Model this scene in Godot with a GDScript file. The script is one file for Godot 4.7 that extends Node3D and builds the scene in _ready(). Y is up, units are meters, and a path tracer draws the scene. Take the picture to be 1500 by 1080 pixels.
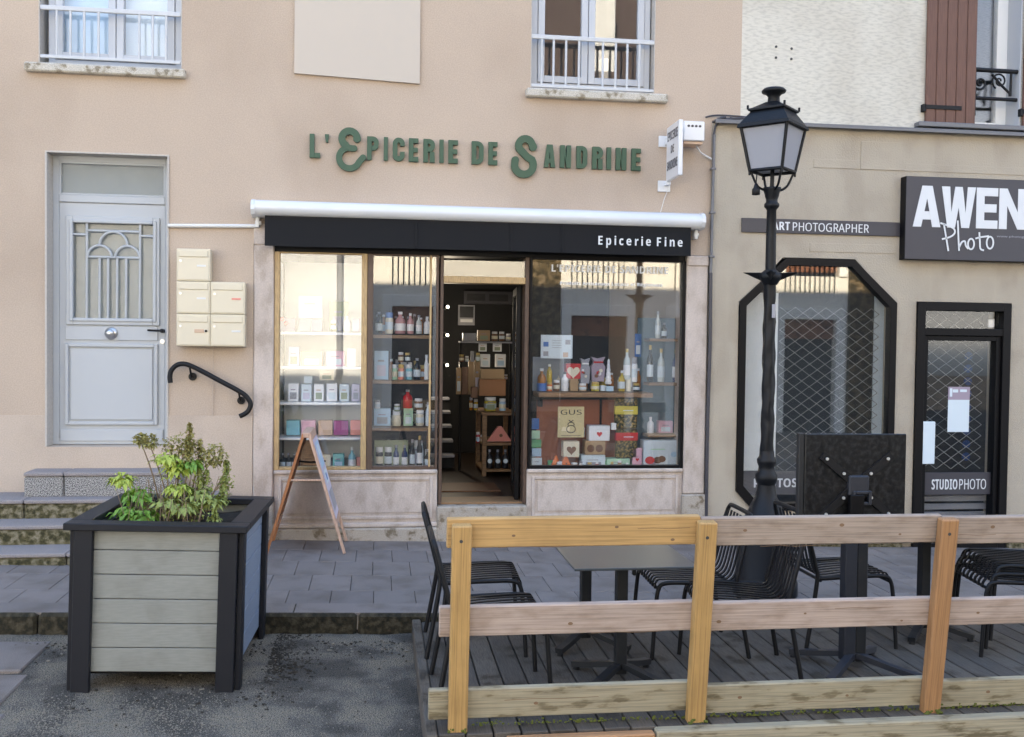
extends Node3D
# A street front with a grocery, a photographer's studio, a lamp post and a cafe terrace.

var mats := {}
var tex := {}
var used := {}
var rng := RandomNumberGenerator.new()

func _ready() -> void:
	rng.seed = 7
	# ---- camera, sky, sun, exposure
	var cam := Camera3D.new()
	cam.name = "camera"
	cam.position = Vector3(0, 1.81, 8.8)
	cam.rotation = Vector3(-0.02764, -0.13498, 0.01246)
	cam.fov = 40.92
	cam.near = 0.05
	cam.far = 400.0
	add_child(cam)
	cam.current = true
	var env := Environment.new()
	env.background_mode = Environment.BG_SKY
	var sky := Sky.new()
	var sm := ProceduralSkyMaterial.new()
	sm.sky_top_color = Color(0.47, 0.58, 0.74)
	sm.sky_horizon_color = Color(0.9, 0.88, 0.84)
	sm.sky_curve = 0.2
	sm.ground_bottom_color = Color(0.2, 0.19, 0.18)
	sm.ground_horizon_color = Color(0.6, 0.64, 0.68)
	sm.sky_energy_multiplier = 1.0
	sky.sky_material = sm
	env.sky = sky
	env.tonemap_mode = Environment.TONE_MAPPER_LINEAR
	env.tonemap_exposure = EXPOSURE
	env.sdfgi_enabled = true
	env.ssao_enabled = true
	env.ssil_enabled = true
	var we := WorldEnvironment.new()
	we.name = "environment"
	we.environment = env
	add_child(we)
	var sun := DirectionalLight3D.new()
	sun.name = "sun"
	sun.light_energy = 1.5
	sun.light_color = Color(1.0, 0.95, 0.86)
	sun.light_angular_distance = 0.5
	sun.shadow_enabled = true
	add_child(sun)
	sun.look_at_from_position(Vector3.ZERO, Vector3(0.25, -0.36, 0.9), Vector3.UP)
	make_textures()
	make_materials()
	# ---- large structure
	ground()
	townhouse()
	photo_house()
	outside_buildings()
	deck()
	# ---- objects
	shop_sign()
	awning()
	flag_signs()
	letterboxes()
	handrail()
	steps()
	cables()
	studio_signs()
	street_lamp()
	planter()
	a_board()
	fence()
	furniture()
	shop_fittings()
	goods()
	for c in find_children("*", "GeometryInstance3D", true, false):
		(c as GeometryInstance3D).cast_shadow = GeometryInstance3D.SHADOW_CASTING_SETTING_ON

const EXPOSURE := 4.65

# ------------------------------------------------------------------ textures and materials
func ramp(cols: Array, offs: Array) -> Gradient:
	var g := Gradient.new()
	g.offsets = PackedFloat32Array(offs)
	g.colors = PackedColorArray(cols)
	return g

func ntex(key: String, seed_: int, freq: float, oct: int, cols: Array, offs: Array, size := 512, kind := FastNoiseLite.TYPE_SIMPLEX_SMOOTH) -> void:
	var n := FastNoiseLite.new()
	n.seed = seed_
	n.noise_type = kind
	n.frequency = freq
	n.fractal_octaves = oct
	n.fractal_gain = 0.55
	var t := NoiseTexture2D.new()
	t.noise = n
	t.width = size
	t.height = size
	t.seamless = true
	t.seamless_blend_skirt = 0.15
	if cols.is_empty():
		t.as_normal_map = true
		t.bump_strength = 6.0
	else:
		t.color_ramp = ramp(cols, offs)
	tex[key] = t

func gray(v: float) -> Color:
	return Color(v, v, v)

func make_textures() -> void:
	ntex("fine", 1, 0.06, 5, [gray(0.945), gray(1.0)], [0.25, 0.75])
	ntex("speck", 2, 0.12, 3, [gray(0.68), gray(0.92), gray(1.0)], [0.25, 0.5, 0.8])
	ntex("blotch", 3, 0.006, 5, [Color(0.945, 0.94, 0.935), gray(0.985), gray(1.0)], [0.25, 0.5, 0.75])
	ntex("stone_b", 21, 0.01, 6, [Color(0.89, 0.875, 0.855), Color(0.96, 0.955, 0.95), gray(1.0)], [0.2, 0.42, 0.62])
	ntex("trowel", 22, 0.03, 4, [gray(0.915), gray(0.975), gray(1.0)], [0.25, 0.45, 0.7])
	ntex("dirty", 4, 0.008, 6, [Color(0.7, 0.67, 0.61), Color(0.94, 0.93, 0.91), gray(1.0)], [0.2, 0.35, 0.5])
	ntex("gran", 23, 0.11, 2, [gray(0.38), gray(0.8), gray(1.0)], [0.3, 0.48, 0.6])
	ntex("mottle", 24, 0.02, 5, [gray(0.45), gray(0.7), gray(1.0)], [0.3, 0.55, 0.75])
	ntex("moss", 5, 0.012, 6, [Color(0.3, 0.3, 0.19), Color(0.45, 0.43, 0.31), Color(0.62, 0.6, 0.52), Color(0.74, 0.72, 0.67)], [0.2, 0.42, 0.6, 0.8])
	ntex("grain", 6, 0.025, 5, [gray(0.83), gray(0.95), gray(1.0)], [0.25, 0.5, 0.75])
	ntex("road", 7, 0.006, 6, [Color(0.62, 0.62, 0.62), gray(0.85), Color(1.0, 0.99, 0.96)], [0.3, 0.5, 0.68])
	ntex("n_fine", 11, 0.08, 4, [], [])
	ntex("n_rough", 12, 0.045, 4, [], [], 512, FastNoiseLite.TYPE_PERLIN)
	ntex("n_trowel", 13, 0.02, 5, [], [])
	ntex("n_grain", 14, 0.03, 4, [], [])
	ntex("herbs", 15, 0.05, 3, [Color(0.1, 0.12, 0.04), Color(0.36, 0.33, 0.12), Color(0.62, 0.5, 0.28)], [0.3, 0.5, 0.7], 256)

func mat(key: String, r: float, g: float, b: float, rough := 0.8, o := {}) -> void:
	var m := StandardMaterial3D.new()
	m.resource_name = key
	m.albedo_color = Color(r, g, b).linear_to_srgb()
	m.roughness = rough
	m.metallic = o.get("metal", 0.0)
	m.metallic_specular = o.get("spec", 0.5)
	var sc = o.get("sc", 1.0)
	if o.has("tex") or o.has("nm"):
		m.uv1_triplanar = true
		m.uv1_world_triplanar = o.get("world", true)
		m.uv1_scale = sc if sc is Vector3 else Vector3(sc, sc, sc)
	if o.has("tex"):
		m.albedo_texture = tex[o.tex]
	if o.has("nm"):
		m.normal_enabled = true
		m.normal_texture = tex[o.nm]
		m.normal_scale = o.get("ns", 0.5)
	if o.has("det"):
		m.detail_enabled = true
		m.detail_albedo = tex[o.det]
		m.detail_blend_mode = BaseMaterial3D.BLEND_MODE_MUL
		m.detail_uv_layer = BaseMaterial3D.DETAIL_UV_2
		m.uv2_triplanar = true
		m.uv2_world_triplanar = true
		var d = o.get("dsc", 0.15)
		m.uv2_scale = d if d is Vector3 else Vector3(d, d, d)
	if o.has("alpha"):
		m.transparency = BaseMaterial3D.TRANSPARENCY_ALPHA
		m.albedo_color.a = o.alpha
	if o.has("back"):
		m.backlight_enabled = true
		m.backlight = o.back
	if o.has("glow"):
		m.emission_enabled = true
		m.emission = o.glow
		m.emission_energy_multiplier = o.get("ge", 1.0)
	if o.has("coat"):
		m.clearcoat_enabled = true
		m.clearcoat = o.coat
		m.clearcoat_roughness = 0.15
	m.cull_mode = BaseMaterial3D.CULL_DISABLED
	mats[key] = m

func make_materials() -> void:
	mat("render", 0.51, 0.405, 0.312, 0.92, {"tex": "fine", "sc": 2.2, "nm": "n_fine", "ns": 0.12, "det": "blotch", "dsc": Vector3(0.12, 0.09, 0.12)})
	mat("render_low", 0.54, 0.44, 0.35, 0.92, {"tex": "fine", "sc": 2.2, "nm": "n_fine", "ns": 0.12, "det": "blotch", "dsc": 0.2})
	mat("blind", 0.5, 0.435, 0.36, 0.7)
	mat("reveal", 0.5, 0.46, 0.41, 0.9, {"tex": "fine", "sc": 1.0})
	mat("stone", 0.57, 0.485, 0.42, 0.8, {"tex": "fine", "sc": 1.6, "nm": "n_fine", "ns": 0.12, "det": "stone_b", "dsc": Vector3(0.9, 0.5, 0.9)})
	mat("stone_low", 0.52, 0.455, 0.375, 0.9, {"tex": "speck", "sc": 2.4, "nm": "n_rough", "ns": 0.4, "det": "dirty", "dsc": 1.6})
	mat("sill", 0.66, 0.61, 0.52, 0.85, {"tex": "speck", "sc": 2.0, "nm": "n_rough", "ns": 0.3, "det": "dirty", "dsc": 1.8})
	mat("cream_plaster", 0.62, 0.585, 0.5, 0.95, {"tex": "trowel", "sc": Vector3(0.7, 2.6, 0.7), "nm": "n_trowel", "ns": 0.2, "det": "blotch", "dsc": Vector3(0.2, 0.13, 0.2)})
	mat("roughcast", 0.57, 0.495, 0.385, 0.95, {"tex": "speck", "sc": 3.0, "nm": "n_rough", "ns": 0.6, "det": "blotch", "dsc": Vector3(0.5, 0.35, 0.5)})
	mat("door", 0.42, 0.435, 0.445, 0.45)
	mat("pvc", 0.46, 0.475, 0.5, 0.35)
	mat("pvc_white", 0.78, 0.78, 0.76, 0.3)
	mat("white_metal", 0.66, 0.67, 0.68, 0.3, {"coat": 0.5})
	mat("white_paint", 0.66, 0.65, 0.62, 0.45)
	mat("white_text", 0.68, 0.69, 0.69, 0.6)
	mat("rail_white", 0.5, 0.51, 0.52, 0.4)
	mat("cream_metal", 0.6, 0.53, 0.39, 0.4, {"coat": 0.3})
	mat("dark_line", 0.05, 0.05, 0.05, 0.6)
	mat("steel", 0.55, 0.55, 0.55, 0.3, {"metal": 0.9})
	mat("black_iron", 0.009, 0.009, 0.01, 0.5, {"spec": 0.35})
	mat("lamp_iron", 0.006, 0.007, 0.009, 0.42, {"spec": 0.35, "nm": "n_fine", "ns": 0.3, "sc": 3.0})
	mat("frosted", 0.36, 0.37, 0.41, 0.5, {"back": Color(0.8, 0.8, 0.8)})
	mat("black_frame", 0.005, 0.0045, 0.005, 0.45, {"spec": 0.3})
	mat("fabric", 0.004, 0.004, 0.005, 0.9, {"tex": "fine", "sc": 6.0})
	mat("green_letter", 0.032, 0.078, 0.04, 0.5)
	mat("gold_wood", 0.5, 0.34, 0.16, 0.5, {"tex": "grain", "sc": Vector3(7, 0.7, 7)})
	mat("brown_wood", 0.10, 0.06, 0.04, 0.5, {"tex": "grain", "sc": Vector3(7, 0.7, 7)})
	mat("shelf_wood", 0.3, 0.17, 0.08, 0.5, {"tex": "grain", "sc": Vector3(0.8, 6, 6)})
	mat("shutter_wood", 0.15, 0.07, 0.045, 0.6, {"tex": "grain", "sc": Vector3(10, 0.3, 10), "nm": "n_grain", "ns": 0.3})
	mat("zinc", 0.17, 0.17, 0.178, 0.5, {"metal": 0.3, "tex": "fine", "sc": 2.0})
	mat("sign_grey", 0.045, 0.042, 0.05, 0.45)
	mat("sign_side", 0.004, 0.004, 0.005, 0.45, {"spec": 0.3})
	mat("glass", 0.9, 0.95, 0.95, 0.0, {"alpha": 0.004, "spec": 1.0})
	mat("glass_grey", 0.42, 0.45, 0.45, 0.02, {"alpha": 0.1, "spec": 0.36})
	mat("pane_back", 0.24, 0.255, 0.235, 0.9, {"tex": "blotch", "sc": 0.6})  # grey of frosted glass and dull reflections, painted on an added panel
	mat("grille", 0.26, 0.26, 0.25, 0.4, {"metal": 0.5})
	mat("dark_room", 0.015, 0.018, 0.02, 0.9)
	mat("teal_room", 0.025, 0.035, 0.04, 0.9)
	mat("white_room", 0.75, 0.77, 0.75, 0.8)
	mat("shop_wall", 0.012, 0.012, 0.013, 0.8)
	mat("shop_floor", 0.03, 0.017, 0.011, 0.4, {"tex": "grain", "sc": Vector3(5, 5, 0.6)})
	mat("slab", 0.25, 0.213, 0.19, 0.8, {"tex": "speck", "sc": 3.0, "nm": "n_fine", "ns": 0.25, "det": "stone_b", "dsc": 0.5})
	mat("slab_b", 0.27, 0.229, 0.205, 0.8, {"tex": "speck", "sc": 3.0, "nm": "n_fine", "ns": 0.25, "det": "stone_b", "dsc": 0.6})
	mat("slab_c", 0.232, 0.198, 0.18, 0.8, {"tex": "speck", "sc": 3.0, "nm": "n_fine", "ns": 0.25, "det": "stone_b", "dsc": 0.4})
	mat("joint", 0.15, 0.132, 0.12, 0.95, {"tex": "speck", "sc": 2.0})
	mat("kerb", 0.12, 0.102, 0.068, 0.9, {"tex": "moss", "sc": 2.4, "nm": "n_rough", "ns": 0.8})
	mat("granite", 0.4, 0.38, 0.355, 0.85, {"tex": "gran", "sc": 1.6, "nm": "n_rough", "ns": 0.6})
	mat("mossy_granite", 0.58, 0.54, 0.44, 0.95, {"tex": "moss", "sc": Vector3(2.2, 2.2, 2.2), "nm": "n_rough", "ns": 1.0, "det": "speck", "dsc": 3.0})
	mat("tread", 0.34, 0.3, 0.285, 0.85, {"tex": "speck", "sc": 2.2, "nm": "n_fine", "ns": 0.5})
	mat("asphalt", 0.26, 0.225, 0.178, 0.92, {"tex": "gran", "sc": 2.0, "nm": "n_rough", "ns": 1.2, "det": "road", "dsc": 0.55})
	mat("worn", 0.26, 0.26, 0.245, 0.95, {"tex": "speck", "sc": 2.0, "nm": "n_rough", "ns": 0.8, "det": "road", "dsc": 0.8})
	mat("debris", 0.03, 0.024, 0.016, 0.95)
	mat("debris_pale", 0.215, 0.19, 0.15, 0.9)
	mat("deck_a", 0.092, 0.077, 0.062, 0.8, {"tex": "grain", "sc": Vector3(11, 11, 0.35), "nm": "n_grain", "ns": 0.4, "det": "dirty", "dsc": 0.7})
	mat("deck_b", 0.078, 0.066, 0.054, 0.8, {"tex": "grain", "sc": Vector3(10, 10, 0.3), "nm": "n_grain", "ns": 0.4, "det": "dirty", "dsc": 0.6})
	mat("deck_c", 0.11, 0.092, 0.073, 0.8, {"tex": "grain", "sc": Vector3(12, 12, 0.4), "nm": "n_grain", "ns": 0.4, "det": "dirty", "dsc": 0.8})
	mat("new_wood", 0.53, 0.33, 0.13, 0.6, {"tex": "grain", "sc": Vector3(0.12, 8, 8), "nm": "n_grain", "ns": 0.25, "det": "blotch", "dsc": 0.8})
	mat("new_post", 0.5, 0.305, 0.11, 0.6, {"tex": "grain", "sc": Vector3(8, 0.12, 8), "nm": "n_grain", "ns": 0.25, "det": "blotch", "dsc": 0.8})
	mat("brown_post", 0.38, 0.2, 0.085, 0.6, {"tex": "grain", "sc": Vector3(8, 0.12, 8), "nm": "n_grain", "ns": 0.25})
	mat("old_wood", 0.39, 0.31, 0.25, 0.75, {"tex": "grain", "sc": Vector3(0.12, 8, 8), "nm": "n_grain", "ns": 0.2, "det": "stone_b", "dsc": Vector3(0.8, 2.2, 1.0)})
	mat("pink_wood", 0.46, 0.36, 0.3, 0.75, {"tex": "grain", "sc": Vector3(0.12, 8, 8), "nm": "n_grain", "ns": 0.2, "det": "stone_b", "dsc": Vector3(0.7, 2.0, 1.0)})
	mat("green_wood", 0.36, 0.315, 0.215, 0.8, {"tex": "grain", "sc": Vector3(0.12, 7, 7), "nm": "n_grain", "ns": 0.2, "det": "dirty", "dsc": Vector3(0.8, 3.0, 1.0)})
	mat("orange_wood", 0.42, 0.22, 0.1, 0.7, {"tex": "grain", "sc": Vector3(0.12, 8, 8)})
	mat("board_wood", 0.36, 0.14, 0.05, 0.5, {"tex": "grain", "sc": Vector3(6, 0.8, 6)})
	mat("board_edge", 0.55, 0.36, 0.26, 0.6, {"tex": "grain", "sc": Vector3(6, 0.8, 6)})
	mat("knot", 0.19, 0.115, 0.065, 0.8)
	mat("sky_reflection_blue", 0.05, 0.26, 0.62, 0.7)  # blue of reflected sky, painted on a sheet behind the glass
	mat("moss_green", 0.12, 0.14, 0.02, 0.95, {"tex": "speck", "sc": 4.0, "nm": "n_rough", "ns": 1.0})
	mat("planter_frame", 0.013, 0.0135, 0.017, 0.5, {"spec": 0.35})
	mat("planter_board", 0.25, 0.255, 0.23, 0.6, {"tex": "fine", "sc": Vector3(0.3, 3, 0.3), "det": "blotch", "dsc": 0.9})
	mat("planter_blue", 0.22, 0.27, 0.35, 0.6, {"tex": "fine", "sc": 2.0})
	mat("soil", 0.025, 0.02, 0.014, 0.95, {"tex": "speck", "sc": 4.0, "nm": "n_rough", "ns": 1.2})
	mat("stem", 0.22, 0.16, 0.1, 0.8)
	mat("leaf", 0.14, 0.26, 0.03, 0.55, {"back": Color(0.3, 0.4, 0.1)})
	mat("leaf_light", 0.34, 0.4, 0.06, 0.55, {"back": Color(0.35, 0.4, 0.1)})
	mat("leaf_dry", 0.25, 0.23, 0.07, 0.7, {"back": Color(0.3, 0.25, 0.1)})
	mat("leaf_dull", 0.24, 0.28, 0.07, 0.65, {"back": Color(0.3, 0.3, 0.1)})
	mat("table_top", 0.055, 0.06, 0.06, 0.28, {"tex": "fine", "sc": 3.0})
	mat("table_under", 0.02, 0.02, 0.021, 0.3, {"tex": "mottle", "sc": 2.5})
	mat("table_iron", 0.008, 0.009, 0.011, 0.5)
	mat("blue_iron", 0.016, 0.018, 0.025, 0.5)
	mat("bolt", 0.75, 0.74, 0.7, 0.3, {"metal": 0.6})
	mat("teal_panel", 0.1, 0.155, 0.185, 0.8)
	mat("grey_panel", 0.32, 0.36, 0.4, 0.8)
	mat("orange_panel", 0.42, 0.15, 0.075, 0.7, {"tex": "fine", "sc": 2.0})
	mat("brick_red", 0.3, 0.12, 0.06, 0.9, {"tex": "speck", "sc": 1.0, "det": "dirty", "dsc": 0.8})
	mat("opp_cream", 0.8, 0.75, 0.64, 0.9, {"tex": "fine", "sc": 0.5})
	mat("opp_white", 0.85, 0.84, 0.8, 0.9)
	mat("opp_trim", 0.8, 0.77, 0.68, 0.9)
	mat("opp_stone", 0.36, 0.27, 0.17, 0.95, {"tex": "moss", "sc": 0.8})
	mat("roof_tile", 0.11, 0.075, 0.06, 0.9, {"tex": "grain", "sc": Vector3(0.5, 4, 0.5)})
	mat("herb_pack", 1, 1, 1, 0.4, {"tex": "herbs", "sc": 2.5})
	# goods
	for c in [["p_white", 0.8, 0.8, 0.8], ["p_cream", 0.72, 0.66, 0.5], ["p_lilac", 0.56, 0.52, 0.62], ["p_pink", 0.7, 0.42, 0.5], ["p_cyan", 0.22, 0.5, 0.58], ["p_tan", 0.55, 0.38, 0.26], ["p_magenta", 0.32, 0.05, 0.2], ["p_coral", 0.72, 0.26, 0.2], ["p_mauve", 0.32, 0.26, 0.32], ["p_grey", 0.3, 0.3, 0.33], ["p_black", 0.015, 0.015, 0.017], ["p_blue", 0.05, 0.16, 0.45], ["p_sky", 0.42, 0.58, 0.72], ["p_green", 0.1, 0.35, 0.14], ["p_mint", 0.42, 0.65, 0.45], ["p_red", 0.55, 0.02, 0.02], ["p_brown", 0.16, 0.07, 0.03], ["p_kraft", 0.4, 0.26, 0.13], ["p_yellow", 0.6, 0.5, 0.06], ["p_orange", 0.7, 0.16, 0.03], ["p_teal", 0.1, 0.4, 0.42], ["p_sage", 0.28, 0.32, 0.2], ["p_olive", 0.2, 0.2, 0.06], ["p_poster", 0.62, 0.52, 0.28], ["p_pale", 0.62, 0.7, 0.74], ["p_gold", 0.6, 0.42, 0.12], ["p_card", 0.34, 0.15, 0.055]]:
		mat(c[0], c[1], c[2], c[3], 0.45)
	mat("g_dark", 0.012, 0.016, 0.014, 0.08)
	mat("g_amber", 0.4, 0.15, 0.02, 0.1)
	mat("g_clear", 0.55, 0.6, 0.58, 0.1)
	mat("g_pink", 0.55, 0.3, 0.3, 0.1)
	mat("g_blue", 0.02, 0.05, 0.16, 0.1)
	mat("g_gold", 0.5, 0.36, 0.05, 0.1)
	mat("g_red", 0.55, 0.015, 0.015, 0.15)
	mat("bulb", 0.9, 0.9, 0.85, 0.4, {"glow": Color(1, 0.95, 0.85), "ge": 3.0})

# ------------------------------------------------------------------ geometry helpers
func nb() -> SurfaceTool:
	var s := SurfaceTool.new()
	s.begin(Mesh.PRIMITIVE_TRIANGLES)
	s.set_smooth_group(-1)
	return s

func tri(s: SurfaceTool, a: Vector3, b: Vector3, c: Vector3, out: Vector3) -> void:
	if (b - a).cross(c - a).dot(out) > 0.0:
		s.add_vertex(a); s.add_vertex(c); s.add_vertex(b)
	else:
		s.add_vertex(a); s.add_vertex(b); s.add_vertex(c)

func quad(s: SurfaceTool, a: Vector3, b: Vector3, c: Vector3, d: Vector3, out: Vector3) -> void:
	tri(s, a, b, c, out)
	tri(s, a, c, d, out)

func bx(s: SurfaceTool, c: Vector3, size: Vector3, bev := 0.004, basis := Basis()) -> void:
	var h := size * 0.5
	var b: float = minf(bev, minf(h.x, minf(h.y, h.z)) * 0.45)
	if b < 0.0004:
		for ax in 3:
			for sg in [-1.0, 1.0]:
				var n := Vector3.ZERO
				n[ax] = sg
				var u := Vector3.ZERO
				u[(ax + 1) % 3] = h[(ax + 1) % 3]
				var v := Vector3.ZERO
				v[(ax + 2) % 3] = h[(ax + 2) % 3]
				var m := n * h[ax]
				quad(s, c + basis * (m - u - v), c + basis * (m + u - v), c + basis * (m + u + v), c + basis * (m - u + v), basis * n)
		return
	for ax in 3:
		var u := (ax + 1) % 3
		var v := (ax + 2) % 3
		for sg in [-1.0, 1.0]:
			var n := Vector3.ZERO
			n[ax] = sg
			var p: Array[Vector3] = []
			for k in [[-1, -1], [1, -1], [1, 1], [-1, 1]]:
				var q := Vector3.ZERO
				q[ax] = sg * h[ax]
				q[u] = k[0] * (h[u] - b)
				q[v] = k[1] * (h[v] - b)
				p.append(c + basis * q)
			quad(s, p[0], p[1], p[2], p[3], basis * n)
		for su in [-1.0, 1.0]:
			for sv in [-1.0, 1.0]:
				var n2 := Vector3.ZERO
				n2[u] = su
				n2[v] = sv
				var e: Array[Vector3] = []
				for k in [[-1, 0], [1, 0], [1, 1], [-1, 1]]:
					var q2 := Vector3.ZERO
					q2[ax] = k[0] * (h[ax] - b)
					q2[u] = su * (h[u] - (b if k[1] == 0 else 0.0))
					q2[v] = sv * (h[v] - (0.0 if k[1] == 0 else b))
					e.append(c + basis * q2)
				quad(s, e[0], e[1], e[2], e[3], basis * n2)
	for sx in [-1.0, 1.0]:
		for sy in [-1.0, 1.0]:
			for sz in [-1.0, 1.0]:
				tri(s, c + basis * Vector3(sx * h.x, sy * (h.y - b), sz * (h.z - b)), c + basis * Vector3(sx * (h.x - b), sy * h.y, sz * (h.z - b)), c + basis * Vector3(sx * (h.x - b), sy * (h.y - b), sz * h.z), basis * Vector3(sx, sy, sz))

func box6(s: SurfaceTool, x0: float, x1: float, y0: float, y1: float, z0: float, z1: float, bev := 0.004) -> void:
	bx(s, Vector3((x0 + x1) / 2, (y0 + y1) / 2, (z0 + z1) / 2), Vector3(absf(x1 - x0), absf(y1 - y0), absf(z1 - z0)), bev)

func rad_at(r, i: int, n: int) -> float:
	if r is Array:
		return lerpf(r[0], r[1], float(i) / maxf(1.0, n - 1.0)) if r.size() == 2 and n != 2 else r[i]
	return r

func tube(s: SurfaceTool, pts: Array, r, n := 8, caps := true) -> void:
	var rings := []
	var ref := Vector3.UP
	for i in pts.size():
		var d: Vector3 = (pts[mini(i + 1, pts.size() - 1)] - pts[maxi(i - 1, 0)]).normalized()
		if i == 0:
			ref = Vector3.RIGHT if absf(d.y) > 0.9 else Vector3.UP
		ref = (ref - d * ref.dot(d)).normalized()
		var side := d.cross(ref)
		var ring := []
		for k in n:
			var a := TAU * k / n
			ring.append(pts[i] + (ref * cos(a) + side * sin(a)) * rad_at(r, i, pts.size()))
		rings.append(ring)
	s.set_smooth_group(1)
	for i in pts.size() - 1:
		for k in n:
			var k2 := (k + 1) % n
			quad(s, rings[i][k], rings[i][k2], rings[i + 1][k2], rings[i + 1][k], (rings[i][k] + rings[i + 1][k2]) * 0.5 - (pts[i] + pts[i + 1]) * 0.5)
	s.set_smooth_group(-1)
	if caps:
		for e in [0, pts.size() - 1]:
			var out: Vector3 = pts[0] - pts[1] if e == 0 else pts[e] - pts[e - 1]
			for k in range(1, n - 1):
				tri(s, rings[e][0], rings[e][k], rings[e][k + 1], out)

func lathe(s: SurfaceTool, prof: Array, n := 16, at := Vector3.ZERO, smooth := true) -> void:
	s.set_smooth_group(2 if smooth else -1)
	for i in prof.size() - 1:
		var p: Vector2 = prof[i]
		var q: Vector2 = prof[i + 1]
		for k in n:
			var a0 := TAU * k / n
			var a1 := TAU * (k + 1) / n
			var d := (q - p)
			var am := (a0 + a1) / 2
			var out := Vector3(cos(am) * d.y, -d.x, sin(am) * d.y)
			if out.length() < 1e-7:
				continue
			var A := at + Vector3(cos(a0) * p.x, p.y, sin(a0) * p.x)
			var B := at + Vector3(cos(a1) * p.x, p.y, sin(a1) * p.x)
			var C := at + Vector3(cos(a1) * q.x, q.y, sin(a1) * q.x)
			var D := at + Vector3(cos(a0) * q.x, q.y, sin(a0) * q.x)
			if p.x > 1e-5:
				tri(s, A, B, C, out)
			if q.x > 1e-5:
				tri(s, A, C, D, out)
	s.set_smooth_group(-1)

func bar(s: SurfaceTool, pts: Array, w: float, t: float, side: Vector3) -> void:
	var rings := []
	for i in pts.size():
		var d: Vector3 = (pts[mini(i + 1, pts.size() - 1)] - pts[maxi(i - 1, 0)]).normalized()
		var nn := d.cross(side).normalized()
		rings.append([pts[i] - side * w / 2 - nn * t / 2, pts[i] + side * w / 2 - nn * t / 2, pts[i] + side * w / 2 + nn * t / 2, pts[i] - side * w / 2 + nn * t / 2])
	for i in pts.size() - 1:
		for k in 4:
			var k2 := (k + 1) % 4
			quad(s, rings[i][k], rings[i][k2], rings[i + 1][k2], rings[i + 1][k], (rings[i][k] + rings[i][k2] + rings[i + 1][k] + rings[i + 1][k2]) * 0.25 - (pts[i] + pts[i + 1]) * 0.5)
	quad(s, rings[0][0], rings[0][1], rings[0][2], rings[0][3], pts[0] - pts[1])
	var e := pts.size() - 1
	quad(s, rings[e][0], rings[e][1], rings[e][2], rings[e][3], pts[e] - pts[e - 1])

# a flat band between two matching outlines, given depth
func band(s: SurfaceTool, o: Array, i: Array, z0: float, z1: float, closed := false) -> void:
	var n := o.size()
	for k in (n if closed else n - 1):
		var j := (k + 1) % n
		var a := Vector3(o[k].x, o[k].y, z1)
		var b := Vector3(o[j].x, o[j].y, z1)
		var c := Vector3(i[j].x, i[j].y, z1)
		var d := Vector3(i[k].x, i[k].y, z1)
		var dz := Vector3(0, 0, z0 - z1)
		var mid := (a + b + c + d) * 0.25
		quad(s, a, b, c, d, Vector3(0, 0, 1))
		quad(s, a + dz, b + dz, c + dz, d + dz, Vector3(0, 0, -1))
		quad(s, a, b, b + dz, a + dz, ((a + b) * 0.5 - mid))
		quad(s, c, d, d + dz, c + dz, ((c + d) * 0.5 - mid))
	if not closed:
		for k in [0, n - 1]:
			var a2 := Vector3(o[k].x, o[k].y, z1)
			var b2 := Vector3(i[k].x, i[k].y, z1)
			var q := 1 if k == 0 else n - 2
			var inn := Vector3((o[q].x + i[q].x) / 2, (o[q].y + i[q].y) / 2, z1)
			quad(s, a2, b2, b2 + Vector3(0, 0, z0 - z1), a2 + Vector3(0, 0, z0 - z1), (a2 + b2) * 0.5 - inn)

func strip(s: SurfaceTool, pts: Array, w: float, z0: float, z1: float) -> void:
	var o := []
	var i := []
	for k in pts.size():
		var d0: Vector2 = (pts[k] - pts[maxi(k - 1, 0)]).normalized()
		var d1: Vector2 = (pts[mini(k + 1, pts.size() - 1)] - pts[k]).normalized()
		if k == 0:
			d0 = d1
		if k == pts.size() - 1:
			d1 = d0
		var d := (d0 + d1).normalized()
		var nn := Vector2(-d.y, d.x) * (w / 2 / maxf(0.5, d.dot(d0)))
		o.append(pts[k] + nn)
		i.append(pts[k] - nn)
	band(s, o, i, z0, z1)

func poly(s: SurfaceTool, pts: Array, z0: float, z1: float) -> void:
	var pv := PackedVector2Array(pts)
	var ids := Geometry2D.triangulate_polygon(pv)
	for t in range(0, ids.size(), 3):
		for zz in [[z1, 1.0], [z0, -1.0]]:
			tri(s, Vector3(pv[ids[t]].x, pv[ids[t]].y, zz[0]), Vector3(pv[ids[t + 1]].x, pv[ids[t + 1]].y, zz[0]), Vector3(pv[ids[t + 2]].x, pv[ids[t + 2]].y, zz[0]), Vector3(0, 0, zz[1]))
	var cw := Geometry2D.is_polygon_clockwise(pv)
	for k in pv.size():
		var a := pv[k]
		var b := pv[(k + 1) % pv.size()]
		var d := b - a
		var out := Vector3(-d.y, d.x, 0) if cw else Vector3(d.y, -d.x, 0)
		quad(s, Vector3(a.x, a.y, z0), Vector3(b.x, b.y, z0), Vector3(b.x, b.y, z1), Vector3(a.x, a.y, z1), out)

func disc(s: SurfaceTool, c: Vector2, r: float, z0: float, z1: float, n := 18, ry := -1.0) -> void:
	var p := []
	for k in n:
		p.append(c + Vector2(cos(TAU * k / n) * r, sin(TAU * k / n) * (ry if ry > 0.0 else r)))
	poly(s, p, z0, z1)

func rect(s: SurfaceTool, x0: float, y0: float, x1: float, y1: float, z0: float, z1: float) -> void:
	box6(s, x0, x1, y0, y1, z0, z1, 0.0015)

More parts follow.
